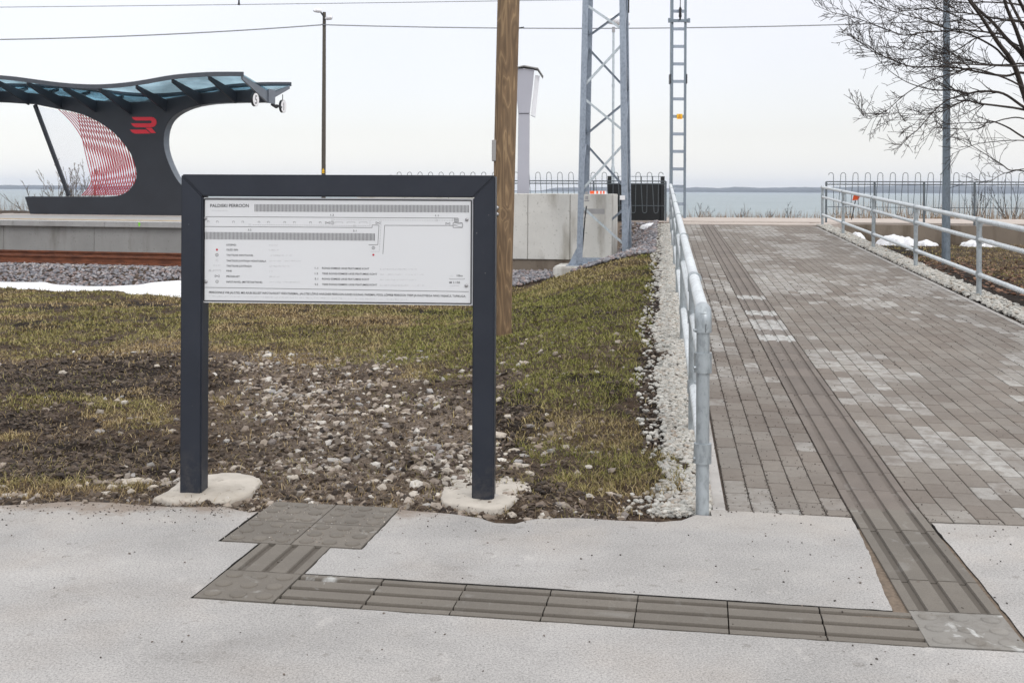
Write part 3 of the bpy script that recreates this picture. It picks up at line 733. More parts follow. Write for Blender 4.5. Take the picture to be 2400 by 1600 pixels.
def braille(x0, x1, y, fz=Z2, fz1=None, y1=None, hgt=11):
    fz1 = fz1 or fz; a = fz(x0, y); b = fz1(x1, y if y1 is None else y1); L_ = b[0] - a[0]; n = max(2, int(L_ / (9.2 * ZM))); r_ = random.Random(int(x0 * 7 + y))
    for i in range(n):
        if r_.random() < .12: continue
        for (dx, dz) in ((0, 0), (0, 1), (0, 2), (1, 0), (1, 1), (1, 2)):
            if r_.random() < .45:
                f = i / n; cx = a[0] + L_ * f + dx * 3.6 * ZM; cz = a[1] + (b[1] - a[1]) * f + (1 - dz) * 4.2 * ZM
                disc(SOFT, (cx, cz), 1.5 * ZM, 5)
W2 = 380 * 4.355
t2('PALDISKI PERROON', 405, 798, 444, 33, bold=.006)
braille(405, 587, 495)
def hatch(xa, xb, ya0, ya1, yb0, yb1, pitch):   # z2 coordinates of left bar, right bar
    n = int(round((xb - xa) / pitch))
    for i in range(n + 1):
        f = i / n; x = xa + (xb - xa) * f; y0_ = ya0 + (yb0 - ya0) * f; y1_ = ya1 + (yb1 - ya1) * f
        line(INK, Z2(x, y0_), Z2(x, y1_), 5.6 * ZM)
hatch(861, 1385 + W2, 430, 505, 440, 515, 14.1)
hatch(338, 426 + W2, 712, 787, 727, 802, 13.8)
lw = 3.4 * ZM
line(INK, Z2(333, 556), Z3(1280, 572), lw)
line(INK, Z2(333, 657), Z3(402, 668), lw); pl(INK, Z3, [(402, 668), (402, 642), (472, 644), (460, 843), (366, 843)], lw)
pl(INK, Z3, [(1228, 647), (530, 645), (512, 938)], lw)
pl(INK, Z3, [(1242, 572), (1280, 572), (1280, 612), (1242, 612)], lw, True)
for x in (1252, 1261, 1270): line(INK, Z3(x, 572), Z3(x, 612), 2 * ZM)
line(INK, Z3(1242, 592), Z3(1280, 592), 2 * ZM)
pl(INK, Z3, [(1228, 620), (1322, 620), (1322, 668), (1228, 668)], lw, True); pl(INK, Z3, [(1320, 622), (1232, 644), (1320, 666)], 2.4 * ZM)
def dashed(fa, a, fb, b, dash, gap, w=2.2):
    A, B = Vector(fa(*a)), Vector(fb(*b)); L_ = (B - A).length; d = (B - A) / L_; t = 0
    while t < L_: line(SOFT, A + d * t, A + d * min(L_, t + dash * ZM), w * ZM); t += (dash + gap) * ZM
dashed(Z3, (8, 588), Z3, (1226, 596), 17, 8); dashed(Z2, (838, 640), Z3, (380, 650), 17, 7)
dashed(Z3, (380, 595), Z3, (380, 650), 15, 6); dashed(Z3, (495, 600), Z3, (475, 912), 20, 8); dashed(Z3, (475, 912), Z3, (386, 912), 12, 5)
def bench(fz, x, y, w=18, h=17): pl(INK if w < 30 else SOFT, fz, [(x - w / 2, y + h / 2), (x - w / 2, y - h / 2), (x + w / 2, y - h / 2), (x + w / 2, y + h / 2)], 2.4 * ZM)
for x in (383, 477, 642, 737, 902, 998, 1165, 1263, 1428, 1527): bench(Z2, x, 609 + (x - 383) * .008)
for x in (62, 186, 311): bench(Z3, x, 619, 80, 14)
bench(Z2, 402, 1110, 18, 14); bench(Z2, 473, 1110, 80, 14)
def bin_(fz, x, y, w=44, h=22): pl(INK, fz, [(x - w / 2, y - h / 2), (x + w / 2, y + h / 2), (x + w / 2, y - h / 2), (x - w / 2, y + h / 2)], 2.4 * ZM, True); pl(INK, fz, [(x - w / 4, y - h / 2), (x - w / 4, y - h / 6)], 2 * ZM)
bin_(Z3, 462, 621); bin_(Z3, 1174, 627); bin_(Z2, 1602, 619); bin_(Z2, 475, 1162)
def info(fz, x, y, r=14, rays=False):
    c = fz(x, y); ringm(INK, c, r * ZM, 2.6 * ZM); line(INK, (c[0], c[1] - 7 * ZM), (c[0], c[1] + 2.5 * ZM), 3 * ZM); disc(INK, (c[0], c[1] + 6.5 * ZM), 2 * ZM, 6)
    if rays:
        for k in range(8):
            a_ = k * math.pi / 4; line(INK, (c[0] + math.cos(a_) * r * ZM, c[1] + math.sin(a_) * r * ZM), (c[0] + math.cos(a_) * (r + 5) * ZM, c[1] + math.sin(a_) * (r + 5) * ZM), 3 * ZM)
info(Z2, 1650, 620, 15); info(Z2, 473, 1218); info(Z2, 473, 947, 13, True); info(Z3, 415, 875, 13, True)
REDS = []
for c_ in (Z2(473, 893), Z3(415, 946)): RED = MB(); disc(RED, c_, 10.5 * ZM); REDS.append(RED)
def dots(fz, x, y, nx=4, ny=4):
    for i in range(nx):
        for j in range(ny): disc(SOFT, fz(x + (i - 1.5) * 7, y + (j - 1.5) * 7), 1.6 * ZM, 5)
dots(Z2, 473, 1000); dots(Z2, 808, 638); dots(Z2, 1650, 590); dots(Z3, 222, 650); dots(Z3, 1062, 594); dots(Z3, 1292, 590, 2); dots(Z3, 1338, 645, 2); dots(Z3, 1230, 590, 2)
dashed(Z2, (435, 1053), Z2, (512, 1053), 17, 8)
t2('1.2', 1632, 1667, 539, 18); t2('5.2', 791, 824, 691, 18); t2('1.1', 1046, 1079, 546, 18, Z3); t2('5.1', 208, 241, 700, 18, Z3)
for s_, x1, y, bx in (('LEGEND:', 672, 843, 1095), ('OLED SIIN', 687, 893, 1108), ('TAKTIILNE INFOTAHVEL', 846, 948, 1238), ('TAKTIILSE JUHTRAJA HOIATUSALA', 975, 1005, 1335), ('TAKTIILNE JUHTRADA', 828, 1058, 1215), ('PINK', 628, 1109, 1050), ('PRÜGIKAST', 705, 1165, 1115), ('INFOTAHVEL (MITTETAKTIILNE)', 935, 1221, 1323)):
    t2(s_, 570, x1, y, 18, dy=(x1 - 570) * .011); braille(1010, bx, y + 4)
for s_, n_, y, bx in (('RONGI ESIMESE UKSE PEATUMISE KOHT', '1.1', 1081, 865), ('TEISE RONGI ESIMESE UKSE PEATUMISE KOHT', '1.2', 1136, 935), ('RONGI ESIMESE UKSE PEATUMISE KOHT', '5.1', 1190, 865), ('TEISE RONGI ESIMESE UKSE PEATUMISE KOHT', '5.2', 1246, 935)):
    t2(n_, 1472, 1505, y, 18); t2(s_, 1546, (372 if s_[0] == 'R' else 452), y, 18, Z2, Z3, dy=6); braille(485, bx, y + 11, Z3)
t2('10m', 1267, 1325, 1158, 20, Z3); t2('M 1:150', 1192, 1298, 1227, 20, Z3); pl(INK, Z3, [(1194, 1184), (1194, 1194), (1343, 1194), (1343, 1184)], 2.6 * ZM)
braille(1196, 1226, 1160, Z3); braille(1194, 1293, 1262, Z3)
line(INK, Z2(333, 1277), Z3(1388, 1321), lw)
t2('PERROONILE VIIB JALGTEE, MIS ASUB SELLEST INFOTAHVLIST VEIDI PAREMAL. JALGTEE LÕPUS HARGNEB PERROON KAHES SUUNAS. PAREMAL POOL LÕPPEB PERROON TREPI JA KALDTEEGA NING VASAKUL TUPIKUGA.', 393, 1358, 1327, 21, Z2, Z3, dy=40)
braille(393, 775, 1367, Z2, Z3, 1402)
# black inset border
bi = .008; bw = .0056
for a_, b_ in (((ps0 + bi * .35, pz1 - bi), (ps1 - bi, pz1 - bi)), ((ps1 - bi, pz1 - bi), (ps1 - bi, pz0 + bi)), ((ps1 - bi, pz0 + bi), (ps0 + bi * .35, pz0 + bi)), ((ps0 + bi * .35, pz0 + bi), (ps0 + bi * .35, pz1 - bi))): line(INK, a_, b_, bw, .0016)
INK.build('printed_plan', MAT['ink'], panel, fixn=False); SOFT.build('braille_text', MAT['ink_soft'], panel, fixn=False); [R_.build('red_dot', MAT['red_print'], panel, fixn=False) for R_ in REDS]
for c in (Z2(357, 572), Z2(361, 1218), Z3(1368, 587), Z3(1363, 1260)):
    m = MB(); ct = Sg(c[0], PN - .0005, c[1]); m.tube([ct, ct - SN * .003, ct - SN * .0048, ct - SN * .0055], [.0078, .0078, .0062, .004], 16)
    m.tube([ct - SN * .0056, ct - SN * .0062], [.0026, .0022], 6); m.build('screw', MAT['screw'], panel)

# ================================================================== HANDRAILS
def railing(xf, ys, y_end0, y_end1, label, elbow):
    root = empty('handrail', (xf(ys[0]), ys[0], rz(xf(ys[0]), ys[0])), label, 'handrail')
    hts = (.872, .655, .262)
    gz = lambda y: rz(xf(y), y)
    for yi, y in enumerate(ys):
        x = xf(y); z_ = gz(y); m = MB(); near = elbow and yi == 0; n = 20 if y < 8 else 12
        m.tube([(x, y, z_ - .08), (x, y, z_ + hts[0])], .029, n, smooth=True); post = m.build('post', MAT['galv_post'], root)
        for hi, h in enumerate(hts):
            dy = .045; a = Vector((x, y - dy, gz(y - dy) + h)); b = Vector((xf(y + dy), y + dy, gz(y + dy) + h)); f = MB()
            if near:
                if hi == 0:
                    pts = []; q = Vector((BV, 1, .034)).normalized(); up = Vector((0, 0, 1)); top = Vector((x, y, z_ + h)); R_ = .036
                    pts = [top - up * .085, top - up * R_]
                    for k in range(1, 7):
                        an = math.pi / 2 * k / 6; pts.append(top - up * R_ + q * R_ * (1 - math.cos(an)) + up * R_ * math.sin(an))
                    pts += [top + q * .075]
                    f.tube(pts, [.0368] * len(pts), 22)
                else:
                    f.tube([(x, y, z_ + h - .043), (x, y, z_ + h + .043)], .0385, 26)
                    b2 = Vector((xf(y + .08), y + .08, gz(y + .08) + h)); f.tube([(x, y, z_ + h), b2], .0325, 16)
                f.tube([(x - .030, y - .012, z_ + h - (.02 if hi else .075)), (x - .043, y - .013, z_ + h - (.02 if hi else .075))], .007, 10)
            else:
                f.tube([(x, y, z_ + h - (.075 if hi == 0 else .036)), (x, y, z_ + h + (.0 if hi == 0 else .036))], .0355, n)
                f.tube([a, b], .0355 if hi == 0 else .032, n)
                f.tube([(x + .03, y, z_ + h - .045), (x + .046, y, z_ + h - .045)], .006, 8)
            f.build('fitting', MAT['galv_post'], post)
            if near and hi == 0:
                t = MB(); V, Fc = text_mesh('Doxplus', .02); x0 = min(v[0] for v in V); x1 = max(v[0] for v in V)
                s_ = .036 / (x1 - x0)
                def wrap(v):   # lettering runs down the fitting, following its round face
                    an = (v[1] - .35) * s_ * .8 / .0368 + .16; return (x + math.sin(an) * .0373, y - math.cos(an) * .0373, z_ + h - .046 - (v[0] - x0) * s_)
                t.add([wrap(v) for v in V], Fc); t.build('lettering', MAT['ink'], post, fixn=False)
    for hi, h in enumerate(hts):
        m = MB(); yy = [y_end0] + [y for y in np.linspace(y_end0, y_end1, 26)][1:]
        m.tube([(xf(y), y, gz(y) + h) for y in yy], .0295 if hi == 0 else .0255, 20); m.build('rail', MAT['galv'], root)
    return root
yl = [RL0.y, 6.40, 9.55, 12.7, 15.9, 19.1, 22.3, 25.2]
railing(xl, yl, RL0.y + .03, 25.2, 'galvanised three-rail handrail left of the brick path, its rounded end towards the viewer', True)
yr_ = [6.4, 9.5, 12.72, 15.9, 19.1, 22.3, 25.2]
railing(xr, yr_, 5.5, 25.2, 'galvanised three-rail handrail right of the brick path, below the bare tree', False)

# ================================================================== WOODEN POLE
PB = onter(1179, 783); yb = PB.y
wp = empty('wooden_pole', PB, 'round brown impregnated timber pole right behind the information board', 'pole')
m = MB(); prof = ((790, 1179, 39), (700, 1179.5, 41), (600, 1180, 44), (500, 1181, 47.5), (380, 1182.5, 50.5), (200, 1187, 51.5), (0, 1192, 52), (-300, 1198, 52.5), (-700, 1207, 53))
pts = [at(x, y, yb) for y, x, w in prof]; pts[0].z = PB.z - .1
m.tube(pts, [w / F * yb / 2 for _, _, w in prof], 28); m.build('trunk', MAT['wood'], wp)
m = MB(); a = at(1156.5, 329, yb + .02); b = at(1156.5, 378, yb + .02); m.box(a.x - .014, a.x + .03, yb - .06, yb + .07, b.z, a.z); m.build('junction_box', MAT['coping'], wp, bevel=.004)
for py in (487, 502):
    c = at(1165, py, yb); rr = 47.5 / F * yb / 2; m = MB(); c.y = yb - math.sqrt(max(rr * rr - (c.x - at(1181, py, yb).x) ** 2, 0)) - .002; d = Vector((-.35, -.94, 0))
    m.tube([c, c + d * .006, c + d * .012], [.022, .021, .012], 14); m.build('bolt_head', MAT['screw'], wp)
m = MB(); c = at(1216, 66, yb); m.bar(c + Vector((0, 0, .0)), c + Vector((.05, 0, .008)), .012, .008); m.bar(c + Vector((.0, 0, 0)), c + Vector((-.005, 0, -.05)), .006, .006); m.build('cable_hook', MAT['black'], wp)

# ================================================================== LATTICE MAST
TA = Vector((at(1351, 600, 22).x, 22.0, 0)); tu = Vector((.985, -.174, 0)); tv = Vector((.174, .985, 0)); ZF = -.05
tower = empty('lattice_mast', TA + (tu + tv) * .5 + Vector((0, 0, ZF)), 'tall tapering galvanised lattice mast with crossed bracing', 'mast')
def tp(i, j, z, ins=0.0):   # leg corner position at height z
    tp_ = .5 - .0168 * max(z - ZF, 0) - ins; c = TA + (tu + tv) * .5; return c + tu * (tp_ if i else -tp_) + tv * (tp_ if j else -tp_) + Vector((0, 0, z))
ZTOP = 9.5
for i in (0, 1):
    for j in (0, 1):
        m = MB(); si = -1 if i else 1; sj = -1 if j else 1; lo, hi = tp(i, j, ZF), tp(i, j, ZTOP); wdt = .115; th = .012
        A0, A1 = tu * si * wdt, tv * sj * wdt
        m.hexa([lo, lo + A0, lo + A0 + tv * sj * th, lo + tv * sj * th, hi, hi + A0, hi + A0 + tv * sj * th, hi + tv * sj * th])
        m.hexa([lo + tv * sj * th, lo + tu * si * th + tv * sj * th, lo + tu * si * th + A1, lo + A1, hi + tv * sj * th, hi + tu * si * th + tv * sj * th, hi + tu * si * th + A1, hi + A1])
        leg = m.build('leg', MAT['tower'], tower)
        g = MB(); z1 = ZF + .34; pl_ = [lo - tu * si * .16 + Vector((0, 0, .012)), lo + Vector((0, 0, .012)), tp(i, j, z1)]
        g.prism([p - tv * sj * .012 for p in pl_], tv * sj * .011)
        c = lo + Vector((0, 0, 0)); g.obox(c - tu * .19 - tv * .12, tu * .38, tv * .26, Vector((0, 0, .014)))
        for dx, dy in ((-.13, -.08), (.13, -.08), (-.02, -.09)): g.tube([c + tu * dx + tv * dy + Vector((0, 0, .014)), c + tu * dx + tv * dy + Vector((0, 0, .05))], .016, 6)
        g.build('foot_plate', MAT['tower'], leg)
zn = [(.30, 1.16), (1.33, 2.37), (2.50, 3.24), (3.36, 4.30), (4.47, 5.05), (5.2, 6.2), (6.35, 7.1), (7.25, 8.1), (8.2, 9.0)]
for k, (za, zb_) in enumerate(zn):
    for face in range(4):
        # opposite faces mirror each other so that the pair shows as an X
        lr = (k % 2 == 0) ^ (face in (1, 3))
        if face == 0: a, b = (0, 0), (1, 0)
        elif face == 1: a, b = (0, 1), (1, 1)
        elif face == 2: a, b = (0, 0), (0, 1)
        else: a, b = (1, 0), (1, 1)
        z_a, z_b = (zb_, za) if lr else (za, zb_)
        p, q = tp(*a, z_a), tp(*b, z_b); inn = {0: tv, 1: -tv, 2: tu, 3: -tu}[face]
        d = (q - p).normalized(); off = inn * (.016 if face in (0, 1) else .016)
        m = MB(); n = d.cross(inn).normalized(); p0, q0 = p + d * .07 + off, q - d * .07 + off
        m.obox(p0 - n * .022, q0 - p0, n * .044, inn * .005); m.obox(p0 - n * .022 + inn * .005, q0 - p0, n * .005, inn * .03)
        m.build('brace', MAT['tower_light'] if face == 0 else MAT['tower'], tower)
for j in (0, 1):
    m = MB(); a, b = tp(0, j, ZF + .10), tp(1, j, ZF + .10); s_ = -tv * .03 if j == 0 else tv * .02
    m.obox(a + tu * .04 + s_ - Vector((0, 0, .06)), (b - a) - tu * .08, tv * .01, Vector((0, 0, .12))); m.obox(a + tu * .04 + s_ - Vector((0, 0, .06)), (b - a) - tu * .08, -tv * .04, Vector((0, 0, .008)))
    m.build('base_channel', MAT['tower'], tower)
m = MB(); m.obox(tp(0, 0, .95) + tu * .1 + tv * .02, tu * .42, tv * .012, Vector((0, 0, .10))); c = at(1375, 462, 22.05); m.box(c.x - .03, c.x + .03, c.y - .03, c.y + .03, c.z - .05, c.z + .02); m.box(c.x - .045, c.x + .05, c.y - .02, c.y + .02, c.z - .085, c.z - .06)
c2 = at(1375, 452, 22.05); m.box(c2.x - .027, c2.x + .027, c2.y - .03, c2.y + .03, c2.z - .02, c2.z + .022); m.build('cable_clamp', MAT['screw'], tower)
m = MB(); m.tube([at(1374.5, 483, 22.0), at(1371, 510, 22), at(1367, 560, 22), at(1363.5, 600, 22)], .012, 8); m.build('earth_cable', MAT['black'], tower)
m = MB(); q = at(1459, 463, 21.8); m.box(q.x - .05, q.x + .05, q.y, q.y + .01, q.z - .045, q.z + .04); m.build('bracket_plate', MAT['white'], tower)
m = MB(); q = at(1473.5, 30, 21.9); q2 = at(1473, -40, 21.9); m.box(q.x - .01, q.x + .012, q.y, q.y + .05, q.z, q2.z); m.build('cable_conduit', MAT['black'], tower)
# concrete block under it
m = MB(); c = TA - tu * .42 - tv * .28
m.obox(c + Vector((0, 0, -.75)), tu * 1.9, tv * 1.6, Vector((0, 0, .75 + ZF - .002))); tag(m.build('mast_foundation', MAT['wall'], bevel=.03), 'low pale concrete block half sunk in the grass under the lattice mast', 'foundation')

# ================================================================== WALL BLOCK at the end of the platform
WU = Vector((1, -.133, 0)).normalized(); WV = Vector((.133, 1, 0)).normalized()
wr = Vector((at(1434, 456, 22.6).x, 22.6, 0)); wall = empty('concrete_wall', wr - WU * 1.9, 'high pale cast concrete wall with dark streaks behind the lattice mast', 'wall')
xs_ = [-5.2, -4.2, -3.3, -2.4, -1.68, -.83, 0]
for i in range(len(xs_) - 1):
    a, b = xs_[i] + .004, xs_[i + 1] - .004; m = MB(); m.obox(wr + WU * a + Vector((0, 0, .02 if i > 2 and i < 6 else -.3)), WU * (b - a), WV * 3.0, Vector((0, 0, 1.328 - (.02 if i > 2 and i < 6 else -.3)))); m.build('wall_section', MAT['wall'], wall, bevel=.008)
m = MB(); m.obox(wr + WU * -5.2 + WV * .04 + Vector((0, 0, -.4)), WU * 5.17, WV * 2.6, Vector((0, 0, 1.6))); m.build('footing', MAT['wall_brown'], wall)
# orange and white barrier board lying on the wall
bp = at(1384, 457, 24.2); br = empty('barrier_board', bp, 'orange and white striped barrier board lying on the concrete wall', 'barrier board')
xs0, xs1 = at(1383, 452, 24.2).x, at(1421, 452, 24.2).x; zz0 = 1.331
seg = (0, .26, .38, .50, .62, .72, .80, .9, 1.0)
for i in range(8):
    m = MB(); m.box(xs0 + (xs1 - xs0) * seg[i], xs0 + (xs1 - xs0) * seg[i + 1] - .001, 24.2, 24.23, zz0, zz0 + .062); m.build('orange_stripe' if i % 2 == 0 else 'white_stripe', MAT['orange'] if i % 2 == 0 else MAT['white'], br)

# ================================================================== DISPLAY COLUMN (mauve grey, half hidden by the timber pole)
Yc = 26.6; gc = empty('display_column', at(1227, 505, Yc), 'pale mauve grey column widening to a roofed lamp head, half hidden by the timber pole', 'column')
def quadprism(mb, pl_, Yf, dep): mb.prism([at(x, y, Yf) for x, y in pl_], Vector((0, dep, 0)))
m = MB(); quadprism(m, [(1211.5, 520), (1240, 520), (1241.6, 266.5), (1215, 266.5)], Yc, .27); m.build('shaft', MAT['mauve'], gc, bevel=.008)
m = MB(); quadprism(m, [(1215, 265.4), (1241.8, 265.4), (1252.5, 163), (1205, 160)], Yc - .03, .34); m.build('head', MAT['mauve'], gc, bevel=.006)
m = MB(); quadprism(m, [(1244.5, 270), (1255, 274.5), (1265, 178), (1254.5, 176)], Yc + .02, .24); m.build('light_panel', MAT['lens'], gc)
m = MB(); a = [at(x, y, Yc - .10) for x, y in ((1196, 163), (1228, 155.5), (1261, 161.5), (1273.5, 180.5))]
for i in range(3): m.obox(a[i], a[i + 1] - a[i], Vector((0, .5, 0)), Vector((0, 0, .025)))
m.build('roof', MAT['coping'], gc)

# ================================================================== LADDER MAST
YL = 31.0; lm = empty('ladder_mast', Vector((at(1588, 512, YL).x, YL, .66)), 'narrow galvanised catenary mast built like a ladder, beyond the left handrail', 'mast')
def lmx(px, z): # px at base -> x at height z
    return at(px, 508, YL).x + (z - .66) * .0
for px0, px1 in ((1571, 1576.5), (1601.5, 1607.5)):
    x0, x1 = lmx(px0, 0), lmx(px1, 0); m = MB(); m.box(x0, x1, YL, YL + .012, .6, 9.5); sd = (x0, x0 + .012) if px0 < 1580 else (x1 - .012, x1); m.box(sd[0], sd[1], YL + .012, YL + .22, .6, 9.5); m.build('upright', MAT['pole_grey'], lm)
for k, py in enumerate([-35 + 40.9 * i for i in range(14)]):
    a = at(1577, py + 25 if py > 40 else py, YL); z = H + (446 - (66.5 + 41 * (k - 1))) / F * YL
    if abs(k - 0) < 1: z = H + (446 - 25) / F * YL
    m = MB(); m.box(lmx(1576.6, 0), lmx(1601.4, 0), YL + .004, YL + .012, z - .042, z + .042); m.box(lmx(1576.6, 0), lmx(1601.4, 0), YL + .012, YL + .05, z + .036, z + .042); m.build('rung', MAT['tower'], lm)
def lz(py): return H + (447.8 - py) / F * YL
m = MB(); m.box(lmx(1565, 0), lmx(1613, 0), YL - .05, YL - .01, lz(53), lz(46)); m.box(lmx(1563.5, 0), lmx(1569, 0), YL - .08, YL - .01, lz(54), lz(44)); m.box(lmx(1609, 0), lmx(1614.5, 0), YL - .08, YL - .01, lz(54), lz(44)); m.build('cross_clamp', MAT['pole_grey'], lm)
m = MB(); c = (lmx(1591, 0), YL - .09); m.tube([(c[0], c[1], lz(48)), (c[0], c[1], lz(43)), (c[0], c[1], lz(40)), (c[0], c[1], lz(28)), (c[0], c[1], lz(24)), (c[0], c[1], lz(18))], [.02, .03, .045, .03, .045, .02], 10); m.tube([(c[0], c[1], lz(18)), (c[0] + .01, c[1], lz(-60))], .012, 6); m.build('insulator', MAT['black'], lm)
for x in (1570, 1608):
    m = MB(); m.box(lmx(x - 1.2, 0), lmx(x + 1.2, 0), YL - .02, YL + .24, lz(196), lz(174)); m.build('side_clamp', MAT['fin'], lm)
ws = empty('warning_sign', Vector((lmx(1591, 0), YL - .03, lz(279))), 'small square yellow warning sign with a red triangle on the ladder mast', 'warning sign')
m = MB(); m.box(lmx(1585, 0), lmx(1598, 0), YL - .03, YL - .015, lz(279.5), lz(267.5)); m.build('plate', MAT['yellow'], ws)
def tri(cx, z0_, z1_, w, y, o): return [(cx - w, y, z0_), (cx + w, y, z0_), (cx, y, z1_)]
m = MB(); m.add(tri(lmx(1591.5, 0), lz(277.5), lz(268.5), .055, YL - .033, 0), [(0, 1, 2)]); m.build('triangle', MAT['red'], ws, fixn=False)
m = MB(); m.add(tri(lmx(1591.5, 0), lz(276.6), lz(270.5), .038, YL - .036, 0), [(0, 1, 2)]); m.build('triangle_field', MAT['yellow'], ws, fixn=False)
m = MB(); m.box(lmx(1591.1, 0), lmx(1592, 0), YL - .0385, YL - .0375, lz(276), lz(272.5)); m.build('bolt_symbol', MAT['ink'], ws)

# ================================================================== LAMPS AND POLES
Ys = 29.0; sl_ = empty('street_lamp', Vector((at(1436, 500, Ys).x, Ys, .62)), 'galvanised street lamp with a stepped post seen through the lattice mast', 'street lamp')
xs = at(1436, 500, Ys).x; zf = lambda py, Y: H + (446 + (1436 - 1200) * ROLL - py) / F * Y
m = MB(); m.tube([(xs, Ys, .55), (xs, Ys, zf(397, Ys)), (xs, Ys, zf(388, Ys)), (xs, Ys, zf(200, Ys)), (xs, Ys, zf(72, Ys))], [.054, .054, .032, .030, .028], 12); m.tube([(xs, Ys, zf(205, Ys)), (xs, Ys, zf(197, Ys))], .038, 12); m.build('post', MAT['tower_light'], sl_)
m = MB(); m.tube([(xs, Ys, zf(76, Ys)), (xs, Ys, zf(64, Ys))], .04, 12); m.build('collar', MAT['screw'], sl_)
m = MB(); m.tube([(xs - .15, Ys, zf(54, Ys)), (xs - .13, Ys, zf(48, Ys)), (xs + .10, Ys + .1, zf(47, Ys)), (xs + .42, Ys + .25, zf(52, Ys))], [.05, .10, .115, .06], 14); m.build('lamp_head', MAT['lens'], sl_)

Yf = 45.0; fl = empty('lamp_post', Vector((at(758, 500, Yf).x, Yf, 0)), 'tall weathered timber lamp post with two lamp heads, rising behind the information board', 'lamp post')
xf = at(758, 500, Yf).x; zq = lambda py: H + (444 - py) / F * Yf
m = MB(); m.tube([(xf, Yf, -3), (xf, Yf, zq(300)), (xf, Yf, zq(29))], [.09, .082, .066], 12); m.build('pole', MAT['farpole'], fl)
for dx, py, s_ in ((-.22, 27, -1), (.20, 44, 1)):
    m = MB(); m.bar((xf, Yf - .05, zq(py + (14 if s_ < 0 else 2))), (xf + s_ * .12, Yf - .12, zq(py + 3)), .05, .05); arm = m.build('arm', MAT['black'], fl)
    m = MB(); m.tube([(xf + s_ * .08, Yf - .12, zq(py + 2)), (xf + s_ * .14, Yf - .14, zq(py)), (xf + s_ * .30, Yf - .2, zq(py - .5)), (xf + s_ * (.38 if s_ < 0 else .30), Yf - .25, zq(py + 1.5))], [.05, .085, .09, .04], 12); m.build('lamp_head', MAT['lens'], fl)
m = MB(); c = (xf - .0, Yf - .09); m.prism([(xf - .062, Yf - .095, zq(402)), (xf + .062, Yf - .095, zq(402)), (xf, Yf - .095, zq(394.5))], Vector((0, .01, 0))); m.box(xf - .05, xf + .05, Yf - .095, Yf - .085, zq(406), zq(403)); m.build('warning_sticker', MAT['yellow'], fl)
m = MB(); m.bar((xf - .18, Yf - .08, zq(60)), (xf + .05, Yf - .08, zq(56.5)), .03, .03); m.build('wire_bracket', MAT['black'], fl)

pr_ = onter(2217, 623); Yp = 18.4; pr_ = Vector((at(2217, 623, Yp).x, Yp, tz(at(2217, 623, Yp).x, Yp)))
up = empty('steel_pole', pr_, 'tall plain grey steel pole in front of the bare tree', 'pole')
m = MB(); m.tube([pr_ - Vector((0, 0, .2)), pr_ + Vector((0, 0, 2.2)), pr_ + Vector((-.02, 0, 5.8))], [.068, .060, .045], 20); m.build('shaft', MAT['pole_grey'], up)

# ================================================================== SERPENTINE FENCES
def fence(pts, label, n_posts, pitch=.272, lw=.11, top=1.85, gz=.66, start=0):
    """pts: ground line; hairpin wire infill"""
    A, B = Vector(pts[0]), Vector(pts[1]); L_ = (B - A).length; d = (B - A).normalized()
    root = empty('hairpin_fence', A, label, 'fence')
    z_r1, z_r2, zb = gz + .975, gz + .38, gz + .205
    for i in range(n_posts):
        p = A + d * (L_ * i / (n_posts - 1)); m = MB(); m.bar((p.x, p.y, gz - .05), (p.x, p.y, z_r1), .04, .04, up=(0, 1, 0)); m.build('post', MAT['fence'], root)
    for z in (z_r1, z_r1 - .062):
        m = MB(); m.bar(A + Vector((0, 0, z)), B + Vector((0, 0, z)), .03, .026); m.build('rail', MAT['fence'], root)
    m = MB(); m.bar(A + Vector((0, 0, z_r2)), B + Vector((0, 0, z_r2)), .014, .014); m.build('lower_rail', MAT['fence'], root)
    n = int(L_ / pitch)
    for k in range(n):
        s0 = .06 + k * pitch; P2 = []
        def arc(cx, cz, r, a0, a1, st=7):
            for i in range(st + 1):
                a = a0 + (a1 - a0) * i / st; P2.append((cx + r * math.cos(a), cz + r * math.sin(a)))
        arc(s0 + lw / 2, top - lw / 2, lw / 2, math.pi, 0); arc(s0 + lw * 1.5 + .005, zb + .045, lw / 2 - .005, math.pi, 2 * math.pi)
        P2.append((s0 + pitch - .001, top - lw / 2 - .001))
        m = MB(); m.tube([A + d * s + Vector((0, .022, z)) for s, z in P2], .0075, 5, cap=False); m.build('hairpin_wire', MAT['fence'], root)
    return root
fa = at(1560, 525, 27.6); 
fence([(fa.x, 27.6, 0), (fa.x - 6.9, 29.0, 0)], 'hairpin wire fence on the embankment behind the concrete wall and black board', 5, .276)
fb = at(1936, 525, 27.0)
fence([(fb.x, 27.0, 0), (fb.x + 5.3, 25.6, 0)], 'hairpin wire fence on the embankment behind the right handrail', 6, .279)
# retaining wall below the right fence
m = MB(); a = Vector((fb.x - .35, 26.8, 0)); b = Vector((fb.x + 8, 24.75, 0)); d = (b - a).normalized(); nn = Vector((-d.y, d.x, 0))
m.obox(a + Vector((0, 0, -.1)), b - a, nn * .3, Vector((0, 0, .735))); rw = m.build('retaining_wall', MAT['wall_brown'], bevel=.01); tag(rw, 'low brown stained concrete retaining wall below the right fence', 'wall')
m = MB(); m.obox(Vector((at(1405, 525, 27.3).x, 27.25, .1)), Vector((2.4, -.1, 0)), Vector((0, .25, 0)), Vector((0, 0, .49))); tag(m.build('retaining_wall', MAT['wall_brown'], bevel=.01), 'short brown stained kerb wall under the black board', 'wall')

